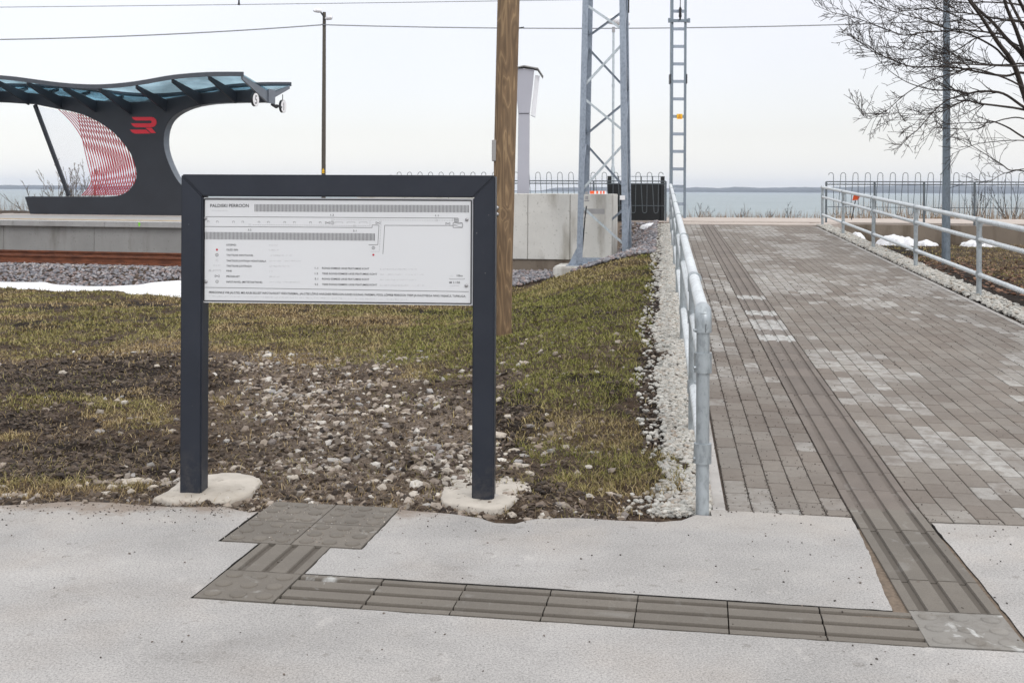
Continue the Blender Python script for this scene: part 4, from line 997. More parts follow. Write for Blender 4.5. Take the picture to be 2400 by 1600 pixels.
# black board behind the left fence
x0, x1 = at(1424, 500, 28.3).x, at(1557, 500, 28.3).x; bb = empty('black_board', Vector(((x0 + x1) / 2, 28.3, .66)), 'large plain black board on dark posts behind the hairpin fence', 'board')
zb = lambda py: H + (447.2 - py) / F * 28.3
m = MB(); m.box(x0 + .05, x1 - .05, 28.3, 28.34, zb(518), zb(431)); m.build('sheet', MAT['darkboard'], bb)
for x in (x0, x1 - .09): m = MB(); m.box(x, x + .09, 28.26, 28.37, .6, zb(413)); m.build('post', MAT['darkboard'], bb)
m = MB(); m.box(x0, x1 + .02, 28.38, 28.4, zb(414.2), zb(412.8)); m.build('top_rail', MAT['pole_grey'], bb)
for i in range(1, 5): m = MB(); xx = x0 + (x1 - x0) * i / 5; m.box(xx - .008, xx + .008, 28.38, 28.4, zb(431), zb(413)); m.build('rod', MAT['darkboard'], bb)

fo = Vector((at(1996, 513, 27.3).x, 27.3, .66)); fg = empty('marker_flag', fo, 'small orange flag on a leaning dark stick at the right fence', 'flag')
a, b = at(1995.5, 515, 27.3), at(2005, 470, 27.3); m = MB(); m.tube([a, b], .012, 6); m.build('stick', MAT['black'], fg)
m = MB(); m.prism([at(1997.5, 470, 27.3), at(2012, 468.5, 27.35), at(2017.5, 455.5, 27.3), at(2001, 457.5, 27.25)], Vector((0, .006, 0))); m.build('cloth', MAT['orange'], fg)

# ================================================================== PLATFORM AND TRACK
RT = Vector((1, -.25, 0)).normalized(); RN = Vector((.25, 1, 0)).normalized(); R0 = Vector((-9.1, 24.3, 0))
def Rf(s, n, z=0.0): v = R0 + RT * s + RN * n; return Vector((v.x, v.y, z))
def rbox(m, s0, s1, n0, n1, z0_, z1_): return m.obox(Rf(s0, n0, z0_), RT * (s1 - s0), RN * (n1 - n0), Vector((0, 0, z1_ - z0_)))
ZPL = .616; NP = 2.45
pf = empty('station_platform', Rf(0, NP, -.3), 'raised concrete station platform beyond the rusty track', 'platform')
sj = -9.0; i = 0
while sj < 8.4:
    m = MB(); rbox(m, sj + .006, sj + 2.494, NP + .06, NP + .3, -.4, ZPL - .13); m.build('wall_panel', MAT['wall_grey'], pf)
    m = MB(); rbox(m, sj + .35 + .003, sj + 2.85 - .003, NP - .06, NP + .5, ZPL - .128, ZPL); m.build('coping', MAT['coping'], pf, bevel=.008); sj += 2.5
MAT['deck'] = concrete('platform_deck', (.33, .325, .32), .2, 2); MAT['band'] = simple('tactile_band', (.36, .28, .18), .9, 0, .4, 5); MAT['edge'] = simple('white_edge', (.62, .62, .62), .8, 0, .05)
m = MB(); rbox(m, -9, 8.4, NP + .3, NP + 11, -.3, ZPL - .004); m.build('deck', MAT['deck'], pf)
m = MB(); rbox(m, -9, 8.4, NP - .058, NP + .10, ZPL, ZPL + .004); m.build('edge_line', MAT['edge'], pf)
m = MB(); rbox(m, -9, 8.4, NP + .9, NP + 1.5, ZPL - .003, ZPL + .003); m.build('tactile_band', MAT['band'], pf)
m = MB(); rbox(m, -9, 8.4, NP + 4.8, NP + 11, ZPL - .003, ZPL + .002); m.build('lane', MAT['promenade'], pf)
MAT['green'] = simple('green_mark', (.25, .75, .05), .6)
q = at(316.5, 524, 26.5); qs = (q - R0).dot(RT); m = MB(); rbox(m, qs - .018, qs + .018, NP - .064, NP - .0615, ZPL - .1, ZPL - .01); rbox(m, qs - .03, qs + .03, NP - .064, NP - .0615, ZPL - .06, ZPL - .035); m.build('paint_mark', MAT['green'], pf)

tr = empty('railway_track', Rf(0, .76, -.3), 'rusty railway track on concrete sleepers in front of the platform', 'railway track')
def railprof(n0):
    return [(-.07, 0), (.07, 0), (.07, .012), (.012, .03), (.010, .125), (.036, .138), (.036, .172), (-.036, .172), (-.036, .138), (-.010, .125), (-.012, .03), (-.07, .012)]
for n0 in (0, 1.52):
    m = MB(); pts = [Rf(-9, n0 + a, -.21 + b) for a, b in railprof(0)]; m.prism(pts, RT * 16.2); m.build('rail', MAT['rust'], tr)
s = -8.8; k = 0
while s < 7.2:
    m = MB(); w = .13
    b0 = [Rf(s - w, -.60, -.40), Rf(s + w, -.60, -.40), Rf(s + w, 2.12, -.40), Rf(s - w, 2.12, -.40)]
    t0 = [Rf(s - w * .8, -.58, -.222), Rf(s + w * .8, -.58, -.222), Rf(s + w * .8, 2.10, -.222), Rf(s - w * .8, 2.10, -.222)]
    m.hexa(b0 + t0); sp_ = m.build('sleeper', MAT['sleeper'], tr, bevel=.012)
    f = MB()
    for n0 in (0, 1.52):
        for sg in (-1, 1):
            f.tube([Rf(s - .05, n0 + sg * .085, -.21), Rf(s - .03, n0 + sg * .085, -.165), Rf(s, n0 + sg * .075, -.185), Rf(s + .03, n0 + sg * .085, -.165), Rf(s + .05, n0 + sg * .085, -.21)], .009, 5)
    f.build('rail_clip', MAT['rust'], sp_); s += .575; k += 1

# ================================================================== SHELTER
S0 = Vector((-14.6, 34.4, 0)); ST = Vector((1, -.25, 0)).normalized(); SNn = Vector((.25, 1, 0)).normalized()
def PS(px, py, d=0.0):   # photo point on the vertical plane offset d behind the shelter face -> (s, z)
    u, w = ray(px, py); o = S0 + SNn * d; Y = o.dot(SNn) / (u * SNn.x + SNn.y); p = Vector((u * Y, Y, H + w * Y)); return (p - o).dot(ST), p.z
def SF(s, d, z): v = S0 + ST * s + SNn * d; return Vector((v.x, v.y, z))
def z1(x, y): return x / 3.2667, 100 + y / 3.2667
sh = empty('platform_shelter', SF(4, .15, ZPL), 'anthracite platform shelter with a waving glass butterfly roof and red cord screen', 'shelter')
low = [(190, 1178), (232, 1312), (1365, 1325), (1700, 1329)]
def dn(pts, d=0.0): return [PS(*z1(x, y), d) for x, y in pts]
TH = .32
# silhouette of the fin, split into roof beam, stem and base so that every outline is simple
hole_top = [(250, 470), (330, 486), (440, 508), (560, 530), (640, 553), (700, 580), (765, 613), (820, 650), (875, 693), (920, 740), (962, 793), (1000, 850), (1024, 905), (1040, 960), (1046, 1000), (1042, 1040), (1030, 1075), (1010, 1105), (988, 1130), (960, 1150), (925, 1166), (890, 1175), (800, 1180), (190, 1178)]
c_edge = [(1480, 1210), (1440, 1150), (1365, 1065), (1335, 1020), (1310, 970), (1288, 920), (1270, 870), (1258, 825), (1252, 780), (1251, 740), (1255, 700), (1262, 665), (1275, 630), (1290, 603), (1310, 580), (1338, 555), (1370, 535), (1408, 516), (1450, 500), (1500, 486), (1560, 475), (1625, 467), (1700, 462), (1850, 457), (2062, 455)]
top_edge = [(2050, 432), (2040, 385), (1945, 362), (1800, 366), (1660, 376), (1530, 386), (1400, 408), (1280, 430), (1150, 448), (1010, 455), (870, 452), (730, 440), (600, 426), (480, 408), (350, 396), (230, 386), (110, 374), (0, 368), (-400, 345), (-1000, 350)]
poly = [(-1000, 440), (-400, 440), (0, 455)] + hole_top[:-1] + [(215, 1178), (190, 1182)] + [(232, 1312), (1365, 1325), (1800, 1329), (1760, 1290), (1620, 1270)] + c_edge + top_edge
pp = [PS(*z1(x, y)) for x, y in poly]; m = MB(); m.prism([SF(s, 0, z) for s, z in pp], SNn * TH); m.build('fin', MAT['fin'], sh)
# pale inner edge strip along the open curve
m = MB(); ce = [PS(*z1(x, y)) for x, y in c_edge]
for i in range(len(ce) - 1):
    (s0_, z0_), (s1_, z1_) = ce[i], ce[i + 1]; m.add([SF(s0_ + .004, .01, z0_), SF(s1_ + .004, .01, z1_), SF(s1_ + .004, TH - .01, z1_), SF(s0_ + .004, TH - .01, z0_)], [(0, 1, 2, 3)], True)
m.build('edge_strip', MAT['fin_light'], sh)
# slanted bar and clear screen
a, b = PS(*z1(268, 478), .1), PS(*z1(528, 1172), .1); m = MB(); m.bar(SF(a[0], .1, a[1]), SF(b[0], .1, b[1]), .10, .085, up=SNn); m.build('slanted_bar', MAT['fin'], sh)
sc_ = [PS(*z1(x, y), .16) for x, y in [(285, 485), (440, 520), (560, 545), (700, 595), (820, 665), (920, 757), (1000, 870), (1035, 960), (1038, 1040), (1005, 1100), (955, 1140), (890, 1165), (530, 1168)]]
m = MB(); m.prism([SF(s, .16, z) for s, z in sc_], SNn * .012); m.build('clear_screen', MAT['pane'], sh)
# cords
hp = [PS(*z1(x, y)) for x, y in hole_top]
def inside(s, z):
    c = False; n = len(hp)
    for i in range(n):
        (x1, y1), (x2, y2) = hp[i], hp[(i + 1) % n]
        if (y1 > z) != (y2 > z) and s < (x2 - x1) * (z - y1) / (y2 - y1) + x1: c = not c
    return c
def cord(f, d):
    run = []; best = []
    for i in range(70):
        y = 490 + i * 10; s, z = PS(*z1(f(y), y), d)
        if inside(s, z): run.append((s, z))
        else:
            if len(run) > len(best): best = run
            run = []
    if len(run) > len(best): best = run
    if len(best) > 3: m = MB(); m.tube([SF(s, d, z) for s, z in best], .013, 5); m.build('cord', MAT['string'], sh)
fam_a = np.polyfit([512, 620, 760, 900, 1000, 1080, 1165], [450, 556, 640, 690, 704, 694, 632], 5)
for k in range(21): cord(lambda y, k=k: float(np.polyval(fam_a, y)) + k * 18.5 * (1 + .0 * y), .06)
for k in range(28): cord(lambda y, k=k: 590 + k * 19.5 + (y - 500) * .22 - 12 * math.sin((y - 500) / 665 * math.pi), .22)
# logo
lg = MB()
def LP(pts): lg.prism([SF(*((lambda q: (q[0], -.012, q[1]))(PS(*z1(x, y))))) for x, y in pts], SNn * .011)
def arcz(cx, cy, rx, ry, a0, a1, n=8): return [(cx + rx * math.cos(math.radians(a0 + (a1 - a0) * i / n)), cy + ry * math.sin(math.radians(a0 + (a1 - a0) * i / n))) for i in range(n + 1)]
LP([(1010, 571), (1160, 571)] + arcz(1160, 610, 40, 39, -90, 90, 12) + [(1040, 649), (1022, 640), (1003, 619), (1152, 619)] + arcz(1152, 608, 11, 11, 90, -90, 6) + [(1038, 597), (1024, 588)])
LP([(996, 667), (1118, 667), (1152, 697), (1036, 697), (1018, 691)]); LP([(1116, 653), (1160, 653), (1195, 693), (1158, 693)])
lg.build('logo', MAT['red'], sh)
# roof: front edge nearer the viewer, back edge beyond
DF, DB = -1.6, TH + 1.15
fe = [(-1000, 235), (-400, 240), (0, 250), (110, 260), (200, 272), (300, 286), (400, 299), (500, 310), (600, 317), (680, 320), (740, 320.5), (820, 318), (900, 312), (975, 304), (1050, 294), (1130, 281), (1210, 266), (1300, 250), (1390, 240), (1480, 232), (1560, 227), (1640, 224), (1760, 223.5), (1880, 224)]
fes = [PS(*z1(x, y), DF) for x, y in fe]; ve = [PS(*z1(x, y), 0) for x, y in reversed(top_edge[2:])] + [PS(*z1(2062, 363), 0)]
fs_ = [q[0] for q in fes]; fz_ = [q[1] for q in fes]; vs_ = [q[0] for q in ve]; vz_ = [q[1] for q in ve]
SE0, SE1 = fs_[0] + .6, min(fs_[-1], vs_[-1])
def ztop(s): return float(np.interp(s, fs_, fz_))
def zval(s): return float(np.interp(s, vs_, vz_)) - .015
NS = 60; ss = [SE0 + (SE1 - SE0) * i / NS for i in range(NS + 1)]
for nm, d0, d1 in (('roof_glass', -.02, DF + .03), ('roof_glass', TH + .02, DB - .03)):
    m = MB(); vs = []
    for s in ss: vs += [SF(s, d0, zval(s)), SF(s, d1, ztop(s) - .085), SF(s, d1, ztop(s) - .065), SF(s, d0, zval(s) + .02)]
    fq = []
    for i in range(NS):
        for k in range(4): fq.append((i * 4 + k, i * 4 + (k + 1) % 4, (i + 1) * 4 + (k + 1) % 4, (i + 1) * 4 + k))
    m.add(vs, fq, True); m.build(nm, MAT['roofglass'], sh)
for d in (DF, DB - .05):
    m = MB(); vs = []
    for s in ss: vs += [SF(s, d, ztop(s) - .12), SF(s, d + .05, ztop(s) - .12), SF(s, d + .05, ztop(s)), SF(s, d, ztop(s))]
    fq = [(3, 2, 1, 0), (NS * 4, NS * 4 + 1, NS * 4 + 2, NS * 4 + 3)]
    for i in range(NS):
        for k in range(4): fq.append((i * 4 + k, i * 4 + (k + 1) % 4, (i + 1) * 4 + (k + 1) % 4, (i + 1) * 4 + k))
    m.add(vs, fq); m.build('roof_edge', MAT['roof_edge'], sh)
ribx = [PS(*z1(x, 270), DF)[0] for x in (195, 470, 750, 1030, 1305, 1585)]; ribx = [ribx[0] - 1.12, ribx[0] - 2.24, ribx[0] - 3.36] + ribx + [SE1 - .03]
for s in ribx:
    for d0, d1, sg in ((.0, DF + .05, 1), (TH, DB - .05, -1)):
        m = MB(); w = .05; zt_, zb_ = ztop(s) - .1, zval(s); pts = [SF(s, d0, zb_ - .02), SF(s, d1, zt_ - .0), SF(s, d1, zt_ - .10), SF(s, d0, zb_ - (.36 if sg > 0 else .20))]
        m.prism(pts, ST * w * (1 if s < SE1 - .1 else -1)); m.build('rib', MAT['fin'] if s < SE1 - .1 else MAT['fin_light'], sh)
m = MB(); q0 = SE1 - .04; m.obox(SF(q0, -.04, zval(SE1) - .36), ST * .05, SNn * (TH + .08), Vector((0, 0, .40))); m.build('end_plate', MAT['fin_light'], sh)
m = MB(); m.bar(SF(SE1 - .12, TH + .1, zval(SE1) - .36), SF(SE1 - .05, TH + .28, zval(SE1) - .44), .09, .06); m.bar(SF(SE1 - .05, TH + .25, zval(SE1) - .38), SF(SE1 - .04, TH + .55, zval(SE1) - .42), .05, .05); m.build('camera_bracket', MAT['black'], sh)
for txt, px, py, d, lb, rodtop in (('5', 597.2, 233.8, -.75, 'round white track sign with the number 5 hanging under the shelter roof', 204), ('1', 662.3, 249.5, TH + .95, 'round white track sign with the number 1 hanging under the far roof edge', 222)):
    s, z = PS(px, py, d); r = .19; c = SF(s, d, z); ns = empty('track_number_sign', c - Vector((0, 0, r)), lb, 'track sign', 'hanging track number signs')
    m = MB(); m.tube([c - ST * .035, c + ST * .035], r, 32); m.build('rim', MAT['black'], ns)
    m = MB(); m.tube([c + ST * .036, c + ST * .038], r * .96, 32); m.build('face', MAT['white'], ns)
    V, Fc = text_mesh(txt, .0); x0 = min(v[0] for v in V); x1 = max(v[0] for v in V); sc2 = .24 / .7
    m = MB(); m.add([c + ST * .0405 + SNn * (v[0] - (x0 + x1) / 2) * sc2 + Vector((0, 0, (v[1] - .35) * sc2)) for v in V], Fc); m.build('digit', MAT['ink'], ns, fixn=False)
    m = MB(); m.tube([c + Vector((0, 0, r)), SF(s, d, PS(px, rodtop, d)[1])], .012, 6); m.build('hanger', MAT['black'], ns)

# ================================================================== OVERHEAD WIRES
def wire(name, pts, Y, r, label, cat):
    m = MB(); P_ = []
    n = 40
    for i in range(n + 1):
        x = pts[0][0] + (pts[-1][0] - pts[0][0]) * i / n; y = float(np.interp(x, [p[0] for p in pts], [p[1] for p in pts])); P_.append(at(x, y, Y))
    m.tube(P_, r, 5); tag(m.build(name, MAT['wire']), label, cat); return P_
def quadfit(pts):
    c = np.polyfit([p[0] for p in pts], [p[1] for p in pts], 2); xs = np.linspace(pts[0][0], pts[-1][0], 30); return [(x, float(np.polyval(c, x))) for x in xs]
wire('contact_wire', quadfit([(-900, 24), (0, 16.5), (560, 12), (1240, 2), (1500, -3)]), 25.2, .008, 'thin nearly level overhead line along the top of the picture', 'wire')
wire('overhead_cable', quadfit([(-700, 84), (0, 93.5), (400, 80), (754, 59)]), 44.9, .024, 'twisted cable sagging from the far lamp post to the left', 'cable')
wire('overhead_cable', quadfit([(754, 58), (1215, 66.5), (1500, 68), (1600, 67), (1995, 55), (2700, 25)]), 44.9, .022, 'twisted cable crossing behind the masts from the far lamp post to the right', 'cable')
m = MB(); p = at(560, 12.5, 25.2); m.tube([p, p + Vector((0, 0, .06)), p + Vector((0, 0, .3))], [.03, .02, .006], 6); tag(m.build('wire_dropper', MAT['black']), 'small black clamp on the thin overhead line', 'wire clamp')

# ================================================================== TREES AND SHRUBS
def grow(mb, p, d, length, r, depth, rnd, seg=.16, up=.12, spread=(.5, 1.1), dens=1.0, curl=.22, minr=.0036, ns=4):
    n = max(2, int(length / seg)); pts = [p.copy()]; rs = [r]; q = p.copy(); dd = d.normalized()
    for i in range(n):
        dd = (dd + Vector((rnd.uniform(-curl, curl), rnd.uniform(-curl, curl), rnd.uniform(-curl, curl) + up * .25))).normalized(); q = q + dd * (length / n); pts.append(q.copy()); rs.append(max(minr, r * (1 - .82 * (i + 1) / n)))
    mb.tube(pts, rs, ns if r > .006 else 3, cap=False)
    if depth > 0:
        side(mb, pts, rs, length, depth, rnd, seg, up, spread, dens, curl, minr)
def side(mb, pts, rs, length, depth, rnd, seg=.16, up=.12, spread=(.5, 1.1), dens=1.0, curl=.22, minr=.0036, f0=.12):
    L_ = sum((pts[i + 1] - pts[i]).length for i in range(len(pts) - 1)); cnt = max(2, int(L_ * 7 * dens))
    for _ in range(cnt):
        f = rnd.uniform(f0, 1) * (len(pts) - 1); i = min(int(f), len(pts) - 2); p = pts[i].lerp(pts[i + 1], f - i); d = (pts[i + 1] - pts[i]).normalized()
        ax = Vector((rnd.gauss(0, 1), rnd.gauss(0, 1), rnd.gauss(0, 1))).cross(d)
        if ax.length < .1: continue
        nd = (d + ax.normalized() * math.tan(rnd.uniform(*spread)) * .8).normalized(); nd.z += up
        rr = max(minr, min(rs[i] * .6, .012 if depth > 1 else .005)); ln = rnd.uniform(.3, .8) * (.85 if depth > 1 else .42) * (1.1 - .5 * f / len(pts)) * min(1, length / 1.2 + .3)
        grow(mb, p, nd, ln, rr, depth - 1, rnd, .1, up, spread, dens * .9, curl, minr)
def smooth_pts(pts, n=6):
    out = []; P_ = [pts[0]] + pts + [pts[-1]]
    for i in range(1, len(P_) - 2):
        for k in range(n):
            t = k / n; a, b, c, d = P_[i - 1], P_[i], P_[i + 1], P_[i + 2]
            out.append(.5 * ((2 * b) + (c - a) * t + (2 * a - 5 * b + 4 * c - d) * t * t + (-a + 3 * b - 3 * c + d) * t ** 3))
    out.append(pts[-1]); return out
def zr_(x, y): return 1850 + x / 3.7333, y / 3.7333
YT = 17.0; rnd = random.Random(11)
TRK = [(2520, 640), (2515, 520), (2500, 400), (2490, 300)]
base_t = Vector((at(2520, 620, YT + .6).x, YT + .6, .2)); tree = empty('bare_tree', base_t, 'spreading leafless deciduous tree at the right edge beyond the handrail', 'tree')
m = MB(); tk = smooth_pts([base_t - Vector((0, 0, .2))] + [at(x, y, YT + .6) for x, y in ((2516, 520), (2505, 420), (2490, 320), (2470, 200), (2440, 60), (2420, -80))]); m.tube(tk, [.17 - .12 * i / (len(tk) - 1) for i in range(len(tk))], 14); m.build('trunk', MAT['bark'], tree)
mains = [ # polyline in the enlarged crop, start radius, end radius, depth offset at start and end
 ([(2420, 1700), (2200, 1250), (2053, 820), (1960, 560), (1830, 380), (1770, 290), (1680, 150), (1570, 0), (1500, -150)], .055, .015, .4, -.3, 1),
 ([(2430, 1300), (2200, 800), (2053, 500), (1900, 340), (1780, 200), (1640, 70), (1540, -60)], .05, .015, .4, .5, 1),
 ([(2430, 1400), (2300, 900), (2100, 560), (1980, 250), (1900, 60), (1860, -100)], .05, .02, .5, .2, 1),
 ([(2400, 900), (2150, 420), (1990, 130), (1880, -80)], .04, .016, .4, .8, 1),
 ([(2380, 700), (2180, 300), (2060, 100), (1960, -100)], .045, .02, .2, -.4, 1),
 ([(1990, 600), (1880, 500), (1800, 420), (1640, 330), (1500, 280), (1330, 275), (1150, 290), (1010, 310), (880, 270), (700, 200), (560, 155), (380, 110), (220, 45)], .020, .003, .3, -.6, 2),
 ([(2400, 760), (2053, 640), (1900, 665), (1700, 640), (1500, 600), (1330, 585), (1080, 585), (950, 545), (780, 475), (700, 430), (640, 380), (520, 310)], .024, .003, .3, -.2, 2),
 ([(2420, 1060), (2053, 962), (1850, 930), (1650, 905), (1550, 880), (1450, 920), (1350, 970), (1200, 1000), (1060, 1000), (920, 985)], .022, .003, .4, -.5, 2),
 ([(2420, 1250), (2200, 1020), (2053, 940), (1870, 820), (1680, 800), (1550, 820), (1450, 790), (1300, 790), (1180, 770), (1010, 710), (830, 580), (740, 450)], .028, .003, .3, .1, 2),
 ([(1550, 820), (1450, 850), (1360, 890), (1240, 1000), (1130, 1130), (1040, 1200), (950, 1300), (870, 1290)], .013, .003, .1, -.5, 2),
 ([(2100, 800), (1900, 690), (1600, 600), (1450, 640), (1300, 680), (1100, 770), (960, 870), (860, 960), (700, 1040), (620, 980)], .016, .003, .0, -.7, 2),
 ([(2420, 1420), (2053, 1205), (1900, 1110), (1750, 1060), (1680, 1115), (1580, 1132), (1400, 1125), (1330, 1110)], .018, .003, .4, .1, 2),
 ([(2420, 1640), (2053, 1500), (1930, 1490), (1860, 1440), (1700, 1340), (1540, 1240), (1430, 1200)], .014, .003, .4, .0, 2),
 ([(2100, 200), (1900, 180), (1640, 130), (1480, 110), (1330, 95), (1230, 55), (1130, -10)], .018, .003, .5, .3, 2),
 ([(1850, 300), (1700, 280), (1550, 265), (1400, 255), (1300, 225), (1150, 170), (1000, 130), (900, 100), (760, 45), (600, -20)], .016, .003, .3, -.8, 2),
 ([(2380, 500), (2053, 420), (1850, 330), (1650, 330), (1500, 420), (1390, 465), (1200, 495), (1000, 515), (860, 510), (720, 430), (560, 340)], .016, .003, .4, .9, 2),
 ([(2400, 620), (2053, 560), (1900, 570), (1700, 560), (1500, 510), (1360, 430), (1220, 385), (1130, 435), (1020, 400)], .018, .003, .2, .5, 2),
 ([(2400, 560), (2000, 580), (1700, 570), (1420, 555), (1340, 545), (1260, 510)], .016, .006, .0, -.9, 2),
 ([(2420, 1180), (2053, 1040), (1900, 1040), (1760, 1075), (1560, 1075), (1380, 1090), (1250, 1140), (1180, 1260)], .013, .003, .6, .8, 2),
 ([(1700, 280), (1600, 200), (1500, 160), (1380, 110), (1250, 70), (1000, 95), (860, 20), (780, -60)], .013, .003, .3, .5, 2),
 ([(2420, 1300), (2053, 1230), (1700, 1250), (1560, 1290), (1420, 1350)], .010, .003, .6, .3, 2),
 ([(2300, 200), (2053, 60), (1900, 30), (1700, 20), (1560, 25), (1400, 10), (1250, -20)], .02, .004, .6, .4, 2),
 ([(2300, 300), (2000, 180), (1820, 190), (1650, 240), (1500, 200), (1390, 160)], .014, .004, .2, -.3, 2),
 ([(2400, 1540), (2100, 1480), (1950, 1500), (1850, 1530), (1720, 1600), (1600, 1540)], .010, .003, .5, .3, 2),
 ([(1500, 830), (1400, 760), (1250, 700), (1150, 620), (1080, 590)], .008, .003, .2, .1, 1),
 ([(1300, 430), (1200, 350), (1080, 310), (960, 430), (840, 410), (760, 350)], .008, .003, .2, .1, 1)]
for pl_, r0, r1, da, db, dep in mains:
    pts = []; n = len(pl_)
    for i, (x, y) in enumerate(pl_): pts.append(at(*zr_(x, y), YT + da + (db - da) * i / (n - 1)))
    pts = smooth_pts(pts, 5); rs = [r0 + (r1 - r0) * (i / (len(pts) - 1)) ** .8 for i in range(len(pts))]
    m = MB(); m.tube(pts, rs, 7, cap=False); br_ = m.build('branch', MAT['bark'], tree, fixn=False)
    low = pl_[0][1] > 1150; t = MB(); side(t, pts, rs, 1.6, dep, rnd, dens=(.9 if low else 1.9 if dep == 2 else 2.1), f0=.28 if dep == 2 else .2, up=.10); t.build('twigs', MAT['bark'], br_, fixn=False)

def shrub(name, px, py, Y, hgt, wid, n, label, mat, seed, cat='shrub', zb=None, group=None):
    c = at(px, py, Y); c.z = zb if zb is not None else c.z; root = empty(name, c, label, cat, group); r_ = random.Random(seed); m = MB()
    for i in range(n):
        a = r_.uniform(0, 2 * math.pi); lean = r_.uniform(0, wid); d = Vector((math.cos(a) * lean, math.sin(a) * lean * .6, hgt)).normalized()
        grow(m, c + Vector((math.cos(a) * .1 * r_.random(), math.sin(a) * .1 * r_.random(), 0)), d, hgt * r_.uniform(.6, 1.05), .012 * hgt ** .5, 2, r_, seg=.22, up=.25, spread=(.35, .8), dens=.55 / max(1, hgt * .35), curl=.2, minr=.007 if Y > 40 else .004)
    m.build('stems', mat, root, fixn=False); return root
shrub('bare_shrub', 135, 480, 44, 3.45, 2.6, 22, 'grey leafless bush by the sea left of the slanted shelter bar', MAT['bark_pale'], 3, zb=-1.2)
shrub('bare_shrub', 180, 480, 42.5, 3.5, 2.3, 18, 'grey leafless bush seen through the clear shelter screen', MAT['bark_pale'], 4, zb=-1.2)
shrub('bare_shrub', 226, 480, 44.5, 3.5, 2.2, 14, 'grey leafless bush seen through the red cords', MAT['bark_pale'], 9, zb=-1.2)
shrub('bare_shrub', 2290, 520, 33.0, 1.25, .9, 6, 'thin leafless bush behind the right fence, next to the steel pole', MAT['bark'], 5, zb=.45)
shrub('bare_shrub', 2370, 520, 32.6, 1.25, 1.2, 7, 'thin leafless bush behind the far right end of the fence', MAT['bark'], 6, zb=.45)
for i, (px, h_, lb) in enumerate(((1648, .36, 'small dark weed stalk at the shore edge just right of the ladder mast'), (1731, .32, 'tuft of dark dead weeds at the middle of the shore edge'), (1796, .25, 'thin dead weed at the shore edge right of the dark tuft'), (1846, .28, 'sprawling dead weed at the shore edge left of the right handrail end'))):
    shrub('dead_weed', px, 508, 32.8, h_, .5, 5, lb, MAT['bark'], 20 + i, 'weed', .55, 'dead weeds along the shore edge')

# reeds and dry grass along the shore (uncountable)
def stems(name, boxes, mat, label, lean=.25):
    V = []; Fc = []
    for (x0, x1, y0, y1, zb, n, hh, w) in boxes:
        x = rng.uniform(x0, x1, n); y = rng.uniform(y0, y1, n); h = hh * rng.uniform(.35, 1.0, n); a = rng.uniform(0, 2 * np.pi, n); l = rng.normal(0, lean, n) * h
        z = zb if not callable(zb) else zb(x, y)
        dx, dy = np.cos(a) * w, np.sin(a) * w * .5 + w * .3; ex, ey = np.cos(a * 1.7) * l, np.sin(a * 1.7) * l
        p0 = np.stack([x - dx, y - dy, z + 0 * x], -1); p1 = np.stack([x + dx, y + dy, z + 0 * x], -1); p2 = np.stack([x + ex, y + ey, z + h], -1)
        b = sum(len(v) for v in V); V.append(np.stack([p0, p1, p2], 1).reshape(-1, 3)); Fc.append(np.arange(n * 3).reshape(-1, 3) + b)
    o = npmesh(name, np.concatenate(V), np.concatenate(Fc), mat); return tag(o, label, kind='stuff')
tzc = lambda x, y: terrain(x, y, False) - .02
stems('dry_reeds', [(-22, -14, 38, 41, .1, 900, 1.15, .012), (-14, -3, 39.5, 41, .1, 260, .6, .010), (2.5, 17, 32.2, 33.2, tzc, 1700, .30, .008), (9, 17, 31.6, 33.0, tzc, 900, .75, .007), (3.4, 9, 32.3, 33.2, tzc, 200, .5, .006)], MAT['reed'], 'dry brown reeds and dead grass along the shore')
MAT['moss'] = simple('green_moss', (.07, .085, .025), .95, 0, .4, 20)

# ================================================================== SNOW
def snowpatch(pts, h, label, seed, ribbon=False):
    """pts: outline in the photo, laid on the terrain as a low mound"""
    g = []
    for x, y in pts: p = onter(x, y); g.append(Vector((p.x, p.y, 0)))
    g = jag(g, .12, .03, seed) if not ribbon else g
    n = len(g); V = []
    if ribbon:
        hN = n // 2; top = g[:hN]; bot = list(reversed(g[hN:])); cols = 60; rows = 7
        def samp(l, t):
            f = t * (len(l) - 1); i = min(int(f), len(l) - 2); return l[i].lerp(l[i + 1], f - i)
        for c in range(cols + 1):
            a, b = samp(top, c / cols), samp(bot, c / cols)
            for r in range(rows + 1):
                q = a.lerp(b, r / rows); hh = h * math.sin(math.pi * r / rows) ** .45; w = float(fbm(np.array(q.x * 3.), np.array(q.y * 3.), seed)) - .5
                V.append((q.x, q.y + w * .05, tz(q.x, q.y) * .0 + float(terrain(q.x, q.y, False)) + hh - .02 + w * .02))
        fs = [(c * (rows + 1) + r, (c + 1) * (rows + 1) + r, (c + 1) * (rows + 1) + r + 1, c * (rows + 1) + r + 1) for c in range(cols) for r in range(rows)]
    else:
        cc = sum(g, Vector()) / n; rings = ((1.04, -.04), (1, .0), (.93, .5), (.75, .85), (.4, 1.0))
        for f, hh in rings:
            for p in g:
                q = cc + (p - cc) * f; w = float(fbm(np.array(q.x * 5.), np.array(q.y * 5.), seed)) - .5; V.append((q.x, q.y, float(terrain(q.x, q.y, False)) + h * hh + w * h * .6 * (hh > .2)))
        V.append((cc.x, cc.y, float(terrain(cc.x, cc.y, False)) + h)); fs = []
        for k in range(4):
            for i in range(n): fs.append((k * n + i, k * n + (i + 1) % n, (k + 1) * n + (i + 1) % n, (k + 1) * n + i))
        for i in range(n): fs.append((4 * n + i, 4 * n + (i + 1) % n, len(V) - 1))
    m = MB(); m.add(V, fs, True); tag(m.build('snow_patch', MAT['snow']), label, 'snow patch', 'patches of old snow')
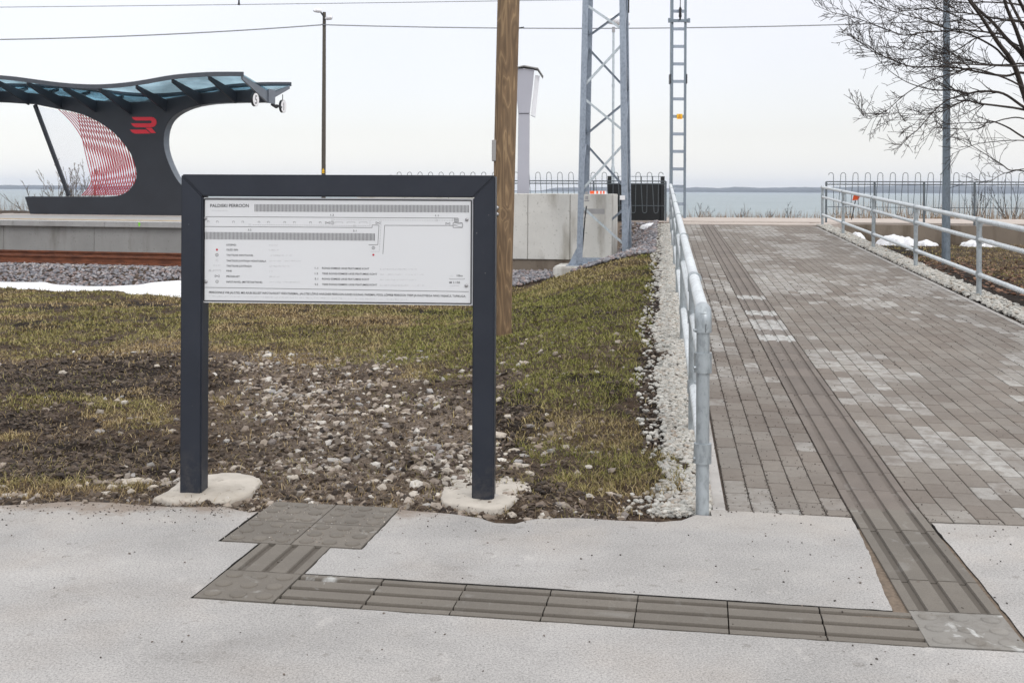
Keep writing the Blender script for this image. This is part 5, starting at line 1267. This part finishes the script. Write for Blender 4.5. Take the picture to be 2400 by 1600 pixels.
snowpatch([(-260, 664), (-100, 661), (0, 660), (104, 661.5), (133, 668), (178, 673.5), (257, 671), (323, 667), (357, 660.5), (419, 654), (520, 652), (700, 655)] + [(700, 700), (520, 697), (419, 693.5), (357, 691), (323, 689.5), (257, 687), (178, 684), (133, 682), (104, 681), (0, 679), (-100, 677), (-260, 675)], .07, 'long strip of snow along the foot of the railway ballast', 3, True)
def snowheap(px0, px1, ptop, Y, dep, label, seed):
    a, b = at(px0, 550, Y), at(px1, 550, Y); zt_ = at((px0 + px1) / 2, ptop, Y).z; cx, cy = (a.x + b.x) / 2, Y; rx = (b.x - a.x) / 2; NR, NA = 9, 40; V = []; fs = []
    g0 = min(float(terrain(cx, cy - dep * .5, False)), zt_ - .05); hh = zt_ - g0
    for i in range(NR + 1):
        f = i / NR
        for k in range(NA):
            an = 2 * math.pi * k / NA; e_ = 1 + .9 * (float(fbm(np.array(math.cos(an) * 1.7 + 9), np.array(math.sin(an) * 1.7 + 5), seed)) - .5) * 2
            x, y = cx + rx * f * math.cos(an) * e_, cy + dep * f * math.sin(an) * e_; w = float(fbm(np.array(x * 6.), np.array(y * 6.), seed)) - .5
            V.append((x, y, max(float(terrain(x, y, False)), g0) * (f > .9) + (f <= .9) * (g0 + hh * (1 - f ** 2.4) ** .8 + w * hh * .9) - .03 * (f > .95)))
    for i in range(NR):
        for k in range(NA): fs.append((i * NA + k, i * NA + (k + 1) % NA, (i + 1) * NA + (k + 1) % NA, (i + 1) * NA + k))
    m = MB(); m.add(V, fs, True); tag(m.build('snow_patch', MAT['snow']), label, 'snow patch', 'patches of old snow')
snowheap(1499, 1546, 524, 25.3, .5, 'small snow patch below the black board', 4)
snowheap(1524, 1568, 545, 23.6, .55, 'narrow snow patch on the stones beside the left handrail', 5)
snowheap(1990, 2028, 545.5, 25.9, .35, 'small snow patch beyond the far posts of the right handrail', 6)
snowheap(2062, 2146, 553, 25.7, .6, 'largest snow patch, below the retaining wall behind the right handrail', 7)
snowheap(2112, 2138, 585, 23.4, .2, 'tiny snow patch on the dark soil behind the right handrail', 8)
snowheap(2252, 2334, 563, 25.0, .4, 'thin snow patch below the retaining wall right of the steel pole', 9)
snowheap(2140, 2206, 564, 25.2, .3, 'thin icy strip just left of the steel pole', 10)

# ================================================================== STONES
def ico(sub):
    bm = bmesh.new(); bmesh.ops.create_icosphere(bm, subdivisions=sub, radius=1); V = np.array([v.co[:] for v in bm.verts]); Fc = np.array([[v.index for v in f.verts] for f in bm.faces]); bm.free(); return V, Fc
ICO = {1: ico(1), 2: ico(2)}
def scatter(name, x, y, z, size, mat, label, sub=1, flat=.6, rough=.28, kind='stuff', sink=.25, smooth=False):
    V0, F0 = ICO[sub]; n = len(x)
    if n == 0: return
    sc = size[:, None] * np.stack([rng.uniform(.7, 1.3, n), rng.uniform(.7, 1.3, n), rng.uniform(.6, 1.1, n) * flat], -1) * .5
    A = rng.uniform(0, 2 * np.pi, n); tl = rng.normal(0, .35, n)
    vv = V0[None] * (1 + rng.uniform(-rough, rough, (n, len(V0), 1))) * sc[:, None, :]
    c, s = np.cos(tl), np.sin(tl); y_ = vv[..., 1] * c[:, None] - vv[..., 2] * s[:, None]; z_ = vv[..., 1] * s[:, None] + vv[..., 2] * c[:, None]
    c, s = np.cos(A), np.sin(A); X_ = vv[..., 0] * c[:, None] - y_ * s[:, None]; Y_ = vv[..., 0] * s[:, None] + y_ * c[:, None]
    V = np.stack([X_ + x[:, None], Y_ + y[:, None], z_ + (z + size * flat * (.5 - sink))[:, None]], -1).reshape(-1, 3)
    Fc = (F0[None] + (np.arange(n) * len(V0))[:, None, None]).reshape(-1, 3)
    return tag(npmesh(name, V, Fc, mat, smooth=smooth), label, kind=kind)
def fan(n, t0, t1, y0, y1, power=1.0):
    y = y0 + (y1 - y0) * rng.uniform(0, 1, n) ** power; t = rng.uniform(t0, t1, n); return t * y, y
# ballast along the track
n = 17000; s = rng.uniform(-7.5, 8, n); q = rng.uniform(-4.35, 2.2, n); x = R0.x + RT.x * s + RN.x * q; y = R0.y + RT.y * s + RN.y * q
px, py = proj(x, y, terrain(x, y, False)); snow_top = np.interp(px, [-260, 0, 104, 133, 178, 257, 323, 357, 419, 520, 700], [664, 660, 661.5, 668, 673.5, 671, 667, 660.5, 654, 652, 655])
k = (py < snow_top + 2) & (x < 2.6)
x, y = x[k], y[k]; sz = rng.uniform(.035, .075, len(x)); z = terrain(x, y, False) + rng.uniform(0, .03, len(x)) - .005
z = np.where(((x - R0.x) * RN.x + (y - R0.y) * RN.y) > -.7, np.minimum(z, -.235), z)
scatter('track_ballast', x, y, z, sz, MAT['ballast'], 'grey and pinkish crushed granite ballast of the railway', flat=.85)
# stones between verge, wall and handrail
n = 21000; x = rng.uniform(-1.5, 4.2, n); y = rng.uniform(17.6, 27.2, n)
edge = np.interp(proj(x, y, terrain(x, y, False))[0], [1000, 1205, 1300, 1400, 1480, 1560, 1700], [684, 673, 651, 622, 600, 592, 585])
k = (proj(x, y, terrain(x, y, False))[1] < edge) & (x < xl(y) - .3)
dw = (x - wr.x) * WU.x + (y - wr.y) * WU.y; dn_ = (x - wr.x) * WV.x + (y - wr.y) * WV.y; k &= ~((dw < 0) & (dn_ > -.02))
x, y = x[k], y[k]; sz = rng.uniform(.04, .085, len(x)); scatter('loose_stones', x, y, terrain(x, y, False) + rng.uniform(0, .03, len(x)), sz, MAT['ballast'], 'loose grey stones around the lattice mast and wall', flat=.8)
# pale pebbles along both handrails
n = 17000; y = 4.99 + 20.3 * rng.uniform(0, 1, n) ** 1.5; w = .225 + .16 * (fbm(y * 1.6, y * 0, 71) - .5); off = np.where(rng.uniform(0, 1, n) < .93, rng.beta(1.0, 1.25, n) * 1.12 - .03, rng.uniform(.7, 1.7, n)); d = off * w - .035
x = xl(y) - d; k = ~((y > 5.25) & (y < 5.85) & (fbm(x * 7, y * 5, 72) - .3 * off < .30)); x, y = x[k], y[k]
sz = rng.uniform(.016, .036, len(x)) * np.clip(.8 + y / 22, .9, 1.5); scatter('pebble_strip', x, y, terrain(x, y, False) + rng.uniform(-.004, .014, len(x)), sz, MAT['pebble'], 'pale limestone pebbles along the left handrail', flat=.7)
n = 9000; y = rng.uniform(6, 25.2, n); a_ = rng.uniform(2.57, 2.57 + .30, n); x = PO.x + PU.x * a_ + BV * (y - PO.y - PU.y * a_); sz = rng.uniform(.02, .045, len(x)) * np.clip(.8 + y / 22, .9, 1.5)
scatter('pebble_strip', x, y, terrain(x, y, False) + rng.uniform(.0, .03, n), sz, MAT['pebble'], 'pale limestone pebbles along the right handrail', flat=.7)
# rubble in the verge
x, y = fan(60000, -.55, .16, 4.95, 11, 1.6); g, mw, s_ = masks(x, y); edge_ = np.exp(-((y - 5.0) / .16) ** 2)
k = (rng.uniform(0, 1, len(x)) < np.clip(s_ * 1.3 * np.clip(fbm(x * 3.1, y * 3.1, 77, 4) * 2.4 - .72, .05, 1) + edge_ * .1 + .03, 0, 1) * (1 - mw * .85)) & (x < xl(y) - .3)
x, y = x[k], y[k]; sz = .004 + .046 * rng.uniform(0, 1, len(x)) ** 5.0 + .004 * rng.uniform(0, 1, len(x)); sz *= np.clip(.75 + y / 18, 1, 1.35)
scatter('rubble', x, y, terrain(x, y) - .002, sz, MAT['rubble'], 'broken stones and rubble in the bare soil around the board', flat=.72, rough=.45, sink=.33)
# dark clods of earth and flat dead litter in the verge
x, y = fan(170000, -.60, .36, 4.97, 13, 1.5); g, mw, s_ = masks(x, y); far_ok = (x < xl(y) - .2)
k = (rng.uniform(0, 1, len(x)) < np.clip(.32 + .6 * mw + .15 * s_ - .5 * g, 0, 1)) & far_ok; x, y = x[k], y[k]; mw = mw[k]
sz = (.004 + .030 * rng.uniform(0, 1, len(x)) ** 5.0) * np.clip(.75 + y / 18, 1, 1.4)
MAT['clod'] = stonem('earth_clod', (.045, .031, .022), (.085, .060, .043), (.030, .021, .016), (.13, .10, .075), (.058, .040, .028), (.022, .016, .013))
scatter('earth_clods', x, y, terrain(x, y) - .002, sz, MAT['clod'], 'clods and crumbs of dark earth in the verge', flat=.9, rough=.55)
def litter():
    x, y = fan(60000, -.60, .36, 4.97, 13, 1.5); g, mw, s_ = masks(x, y); k = (rng.uniform(0, 1, len(x)) < np.clip(.75 - .3 * s_, 0, 1)) & (x < xl(y) - .15); x, y = x[k], y[k]; n = len(x)
    L_ = rng.uniform(.012, .055, n); a = rng.uniform(0, 2 * np.pi, n); w = .0011 * np.clip(y / 5.5, 1, 2.2); z = terrain(x, y) + rng.uniform(.003, .014, n); ux, uy = np.cos(a), np.sin(a); t = rng.normal(0, .25, n) * L_
    V = np.stack([np.stack([x - uy * w, y + ux * w, z], -1), np.stack([x + uy * w, y - ux * w, z], -1), np.stack([x + ux * L_ + uy * w, y + uy * L_ - ux * w, z + t], -1), np.stack([x + ux * L_ - uy * w, y + uy * L_ + ux * w, z + t], -1)], 1).reshape(-1, 3)
    MAT['litter'] = stonem('dead_litter', (.06, .038, .022), (.17, .115, .065), (.09, .058, .035), (.32, .24, .14), (.05, .033, .022))
    tag(npmesh('dead_litter', V, np.arange(n * 4).reshape(-1, 4), MAT['litter']), 'flat dead stalks and roots lying on the bare verge', kind='stuff')
litter()
# crumbs on the pavement and the path
x, y = fan(6500, -.5, .6, 3.0, 5.05, .6); k = rng.uniform(0, 1, len(x)) < (.03 + .95 * np.exp(-((y - 5.0) / .16) ** 2) * (x < .7) + .07 * (x > .9)); x, y = x[k], y[k]
scatter('soil_crumbs', x, y, np.zeros(len(x)), rng.uniform(.002, .009, len(x)), MAT['crumb'], 'scattered crumbs of soil and grit on the pavement', flat=.7, sink=.1)
n = 7000; b = 1.1 + 10 * rng.uniform(0, 1, n) ** 1.5; u_ = rng.uniform(0, 1, n); a_ = np.where(u_ < .45, -.525 + .105 * rng.integers(0, 6, n) + rng.normal(0, .006, n), np.where(u_ < .65, rng.uniform(-.56, .35, n), np.where(u_ < .85, .312 + .104 * rng.integers(0, 21, n) + rng.normal(0, .005, n), rng.uniform(-.56, 2.4, n)))); x = PO.x + PU.x * a_ + PV.x * b; y = PO.y + PU.y * a_ + PV.y * b
scatter('path_grit', x, y, ramp(x, y), rng.uniform(.002, .0085, n) * np.clip(y / 7, .8, 1.5), MAT['crumb'], 'grit and crumbs scattered on the brick path', flat=.7, sink=.1)
n = 420; a_ = rng.uniform(0, .58, n); bb_ = rng.uniform(0, .58, n); v = [Lf(ba0 + a, bb0 + b) for a, b in zip(a_, bb_)]; x = np.array([p.x for p in v]); y = np.array([p.y for p in v])
scatter('tile_grit', x, y, np.full(n, .003), rng.uniform(.002, .007, n), MAT['rubble'], 'brown grit on the domed tiles before the board', flat=.6, sink=.1)
# larger rocks, one by one
rocks = [(1170, 1018, .075, 'rounded pale rock just right of the right board post, the biggest there'), (1205, 1052, .06, 'pinkish pale rock right of the right board post'), (1213, 1090, .055, 'pale rock above the right footing'), (1048, 1112, .065, 'beige rock touching the left rim of the right footing'),
         (1010, 936, .06, 'pale rock left of the right board post at mid height'), (1240, 1112, .045, 'pale rock right of the right footing'), (318, 1128, .075, 'largest pale rock of the pile left of the left footing'), (290, 1122, .05, 'small pale rock at the left of the pile by the left footing'), (345, 1124, .05, 'pale rock between the pile and the left footing'),
         (262, 1142, .05, 'flat pale rock lying alone left of the pile'), (360, 1145, .045, 'pale rock at the left tip of the left footing'), (368, 860, .05, 'single pale rock on the dark soil left of the board, right one of two'), (147, 882, .05, 'single pale rock on the dark soil left of the board, left one of two'), (270, 885, .05, 'flat pale rock on the dark soil between the two single rocks'),
         (690, 1122, .06, 'pale rock in the rubble left of centre under the board'), (815, 1128, .045, 'pale rock in the rubble under the middle of the board'), (575, 1126, .04, 'small white rock at the right rim of the left footing'), (1045, 1130, .05, 'grey rock at the left tip of the right footing')]
for i, (px, py, s_, lb) in enumerate(rocks):
    p = onter(px, py); V0, F0 = ICO[2]; rr = np.random.default_rng(100 + i); vv = V0 * (1 + .22 * (rr.uniform(-1, 1, (len(V0), 1)))); vv = vv * np.array([rr.uniform(.9, 1.3), rr.uniform(.7, 1.1), .62]) * s_ * .5
    o = npmesh('rock', vv + np.array([p.x, p.y, p.z + s_ * .14]), F0, MAT['rock']); tag(o, lb, 'rock', 'larger rocks in the verge')
# fallen leaves on the right
n = 2600; y = rng.uniform(8.5, 21, n); x = xr(y) + .35 + rng.gamma(2, .55, n); sz = rng.uniform(.03, .07, n)
scatter('fallen_leaves', x, y, terrain(x, y) + .004, sz, MAT['leaf'], 'brown fallen leaves on the dark soil right of the handrail', flat=.12)

# ================================================================== GRASS
def grass():
    V = []; D = []; tot = 0
    for (n, t0, t1, y0, y1, pw) in ((560000, -.60, .36, 4.95, 20.5, 1.35), (60000, .28, .75, 9.5, 25.5, .9)):
        x, y = fan(n, t0, t1, y0, y1, pw); g, mw, s_ = masks(x, y); zt = terrain(x, y, False); px, py = proj(x, y, zt)
        far = np.interp(px, [-400, 0, 104, 257, 419, 700, 1100, 1205, 1300, 1400, 1480, 1560], [673, 678, 680, 686, 692, 690, 682, 673, 651, 622, 600, 592])
        dl = xl(y) - x; dr = x - xr(y); left = (dl > np.where((y > 5.15) & (y < 6.1), .04, .27) + .1 * (fbm(y * 3, y * 0, 81) - .5)) & (py > far); right = (dr > .9)
        tuft = sm((fbm(x * 14, y * 14, 82, 3) - .30) / .3)
        p = (.09 + .91 * g * (.45 + .55 * tuft)); p = np.where(left | right, p, 0) * np.where(y < 5.15, .35, 1)
        k = rng.uniform(0, 1, n) < p; x, y, g = x[k], y[k], g[k]; m_ = len(x)
        h = rng.gamma(4, .25, m_) * .0155 * (1 + .3 * fbm(x * 3, y * 3, 83)) * np.clip(.85 + y / 30, .9, 1.35); h = np.where((y < 5.5) & (x > .2), h * 1.35, h)
        w = .0019 * np.clip(y / 5.5, .9, 3.0); a = rng.uniform(0, 2 * np.pi, m_); l = h * rng.uniform(.25, 1.7, m_); ux, uy = np.cos(a), np.sin(a); vx, vy = -uy, ux
        z = terrain(x, y) - .003
        dxm, dxe = ux * l * .3, ux * l; dym, dye = uy * l * .3, uy * l
        q = np.stack([np.stack([x - vx * w, y - vy * w, z], -1), np.stack([x + vx * w, y + vy * w, z], -1), np.stack([x + dxm + vx * w * .7, y + dym + vy * w * .7, z + h * .6], -1), np.stack([x + dxm - vx * w * .7, y + dym - vy * w * .7, z + h * .6], -1),
                      np.stack([x + dxe, y + dye, z + h * .95], -1)], 1)
        dry = sm((fbm(x * .9, y * .9, 84) - .40) / .25) * .75 + .5 * (rng.uniform(0, 1, m_) < .28) + np.where(x < -1.2, .25, 0) + .5 * np.exp(-((y - 5.2) / .3) ** 2); dry = np.clip(np.where(x > xr(y), dry + .35, dry), 0, 1)
        dry = np.clip(dry - .45 * blob(*proj(x, y, z), 1320, 800, 180, 170), 0, 1)
        V.append(q); D.append(np.repeat(dry, 5)); tot += m_
    Q = np.concatenate(V); N = len(Q); b = np.arange(N)[:, None] * 5
    T = np.concatenate([b + np.array([[0, 1, 2]]), b + np.array([[0, 2, 3]]), b + np.array([[3, 2, 4]])], 0)
    o = npmesh('grass', Q.reshape(-1, 3), T, MAT['grass'], attrs={'dry': np.concatenate(D)}); tag(o, 'short winter grass, green and straw coloured, on the verge', kind='stuff'); print('blades', N)
grass()

# ================================================================== HAZE
def haze():
    m = MB(); m.box(-4600, 5600, -40, 7200, -10.5, 60); mt = bpy.data.materials.new('haze'); mt.use_nodes = True; t = mt.node_tree; t.nodes.clear()
    o = t.nodes.new('ShaderNodeOutputMaterial'); v = t.nodes.new('ShaderNodeVolumePrincipled'); v.inputs['Color'].default_value = (.74, .84, 1, 1); v.inputs['Density'].default_value = 1.0e-4; v.inputs['Anisotropy'].default_value = .0
    t.links.new(v.outputs[0], o.inputs['Volume']); tag(m.build('haze', mt), 'thin blue grey haze over the bay', kind='stuff')
haze()
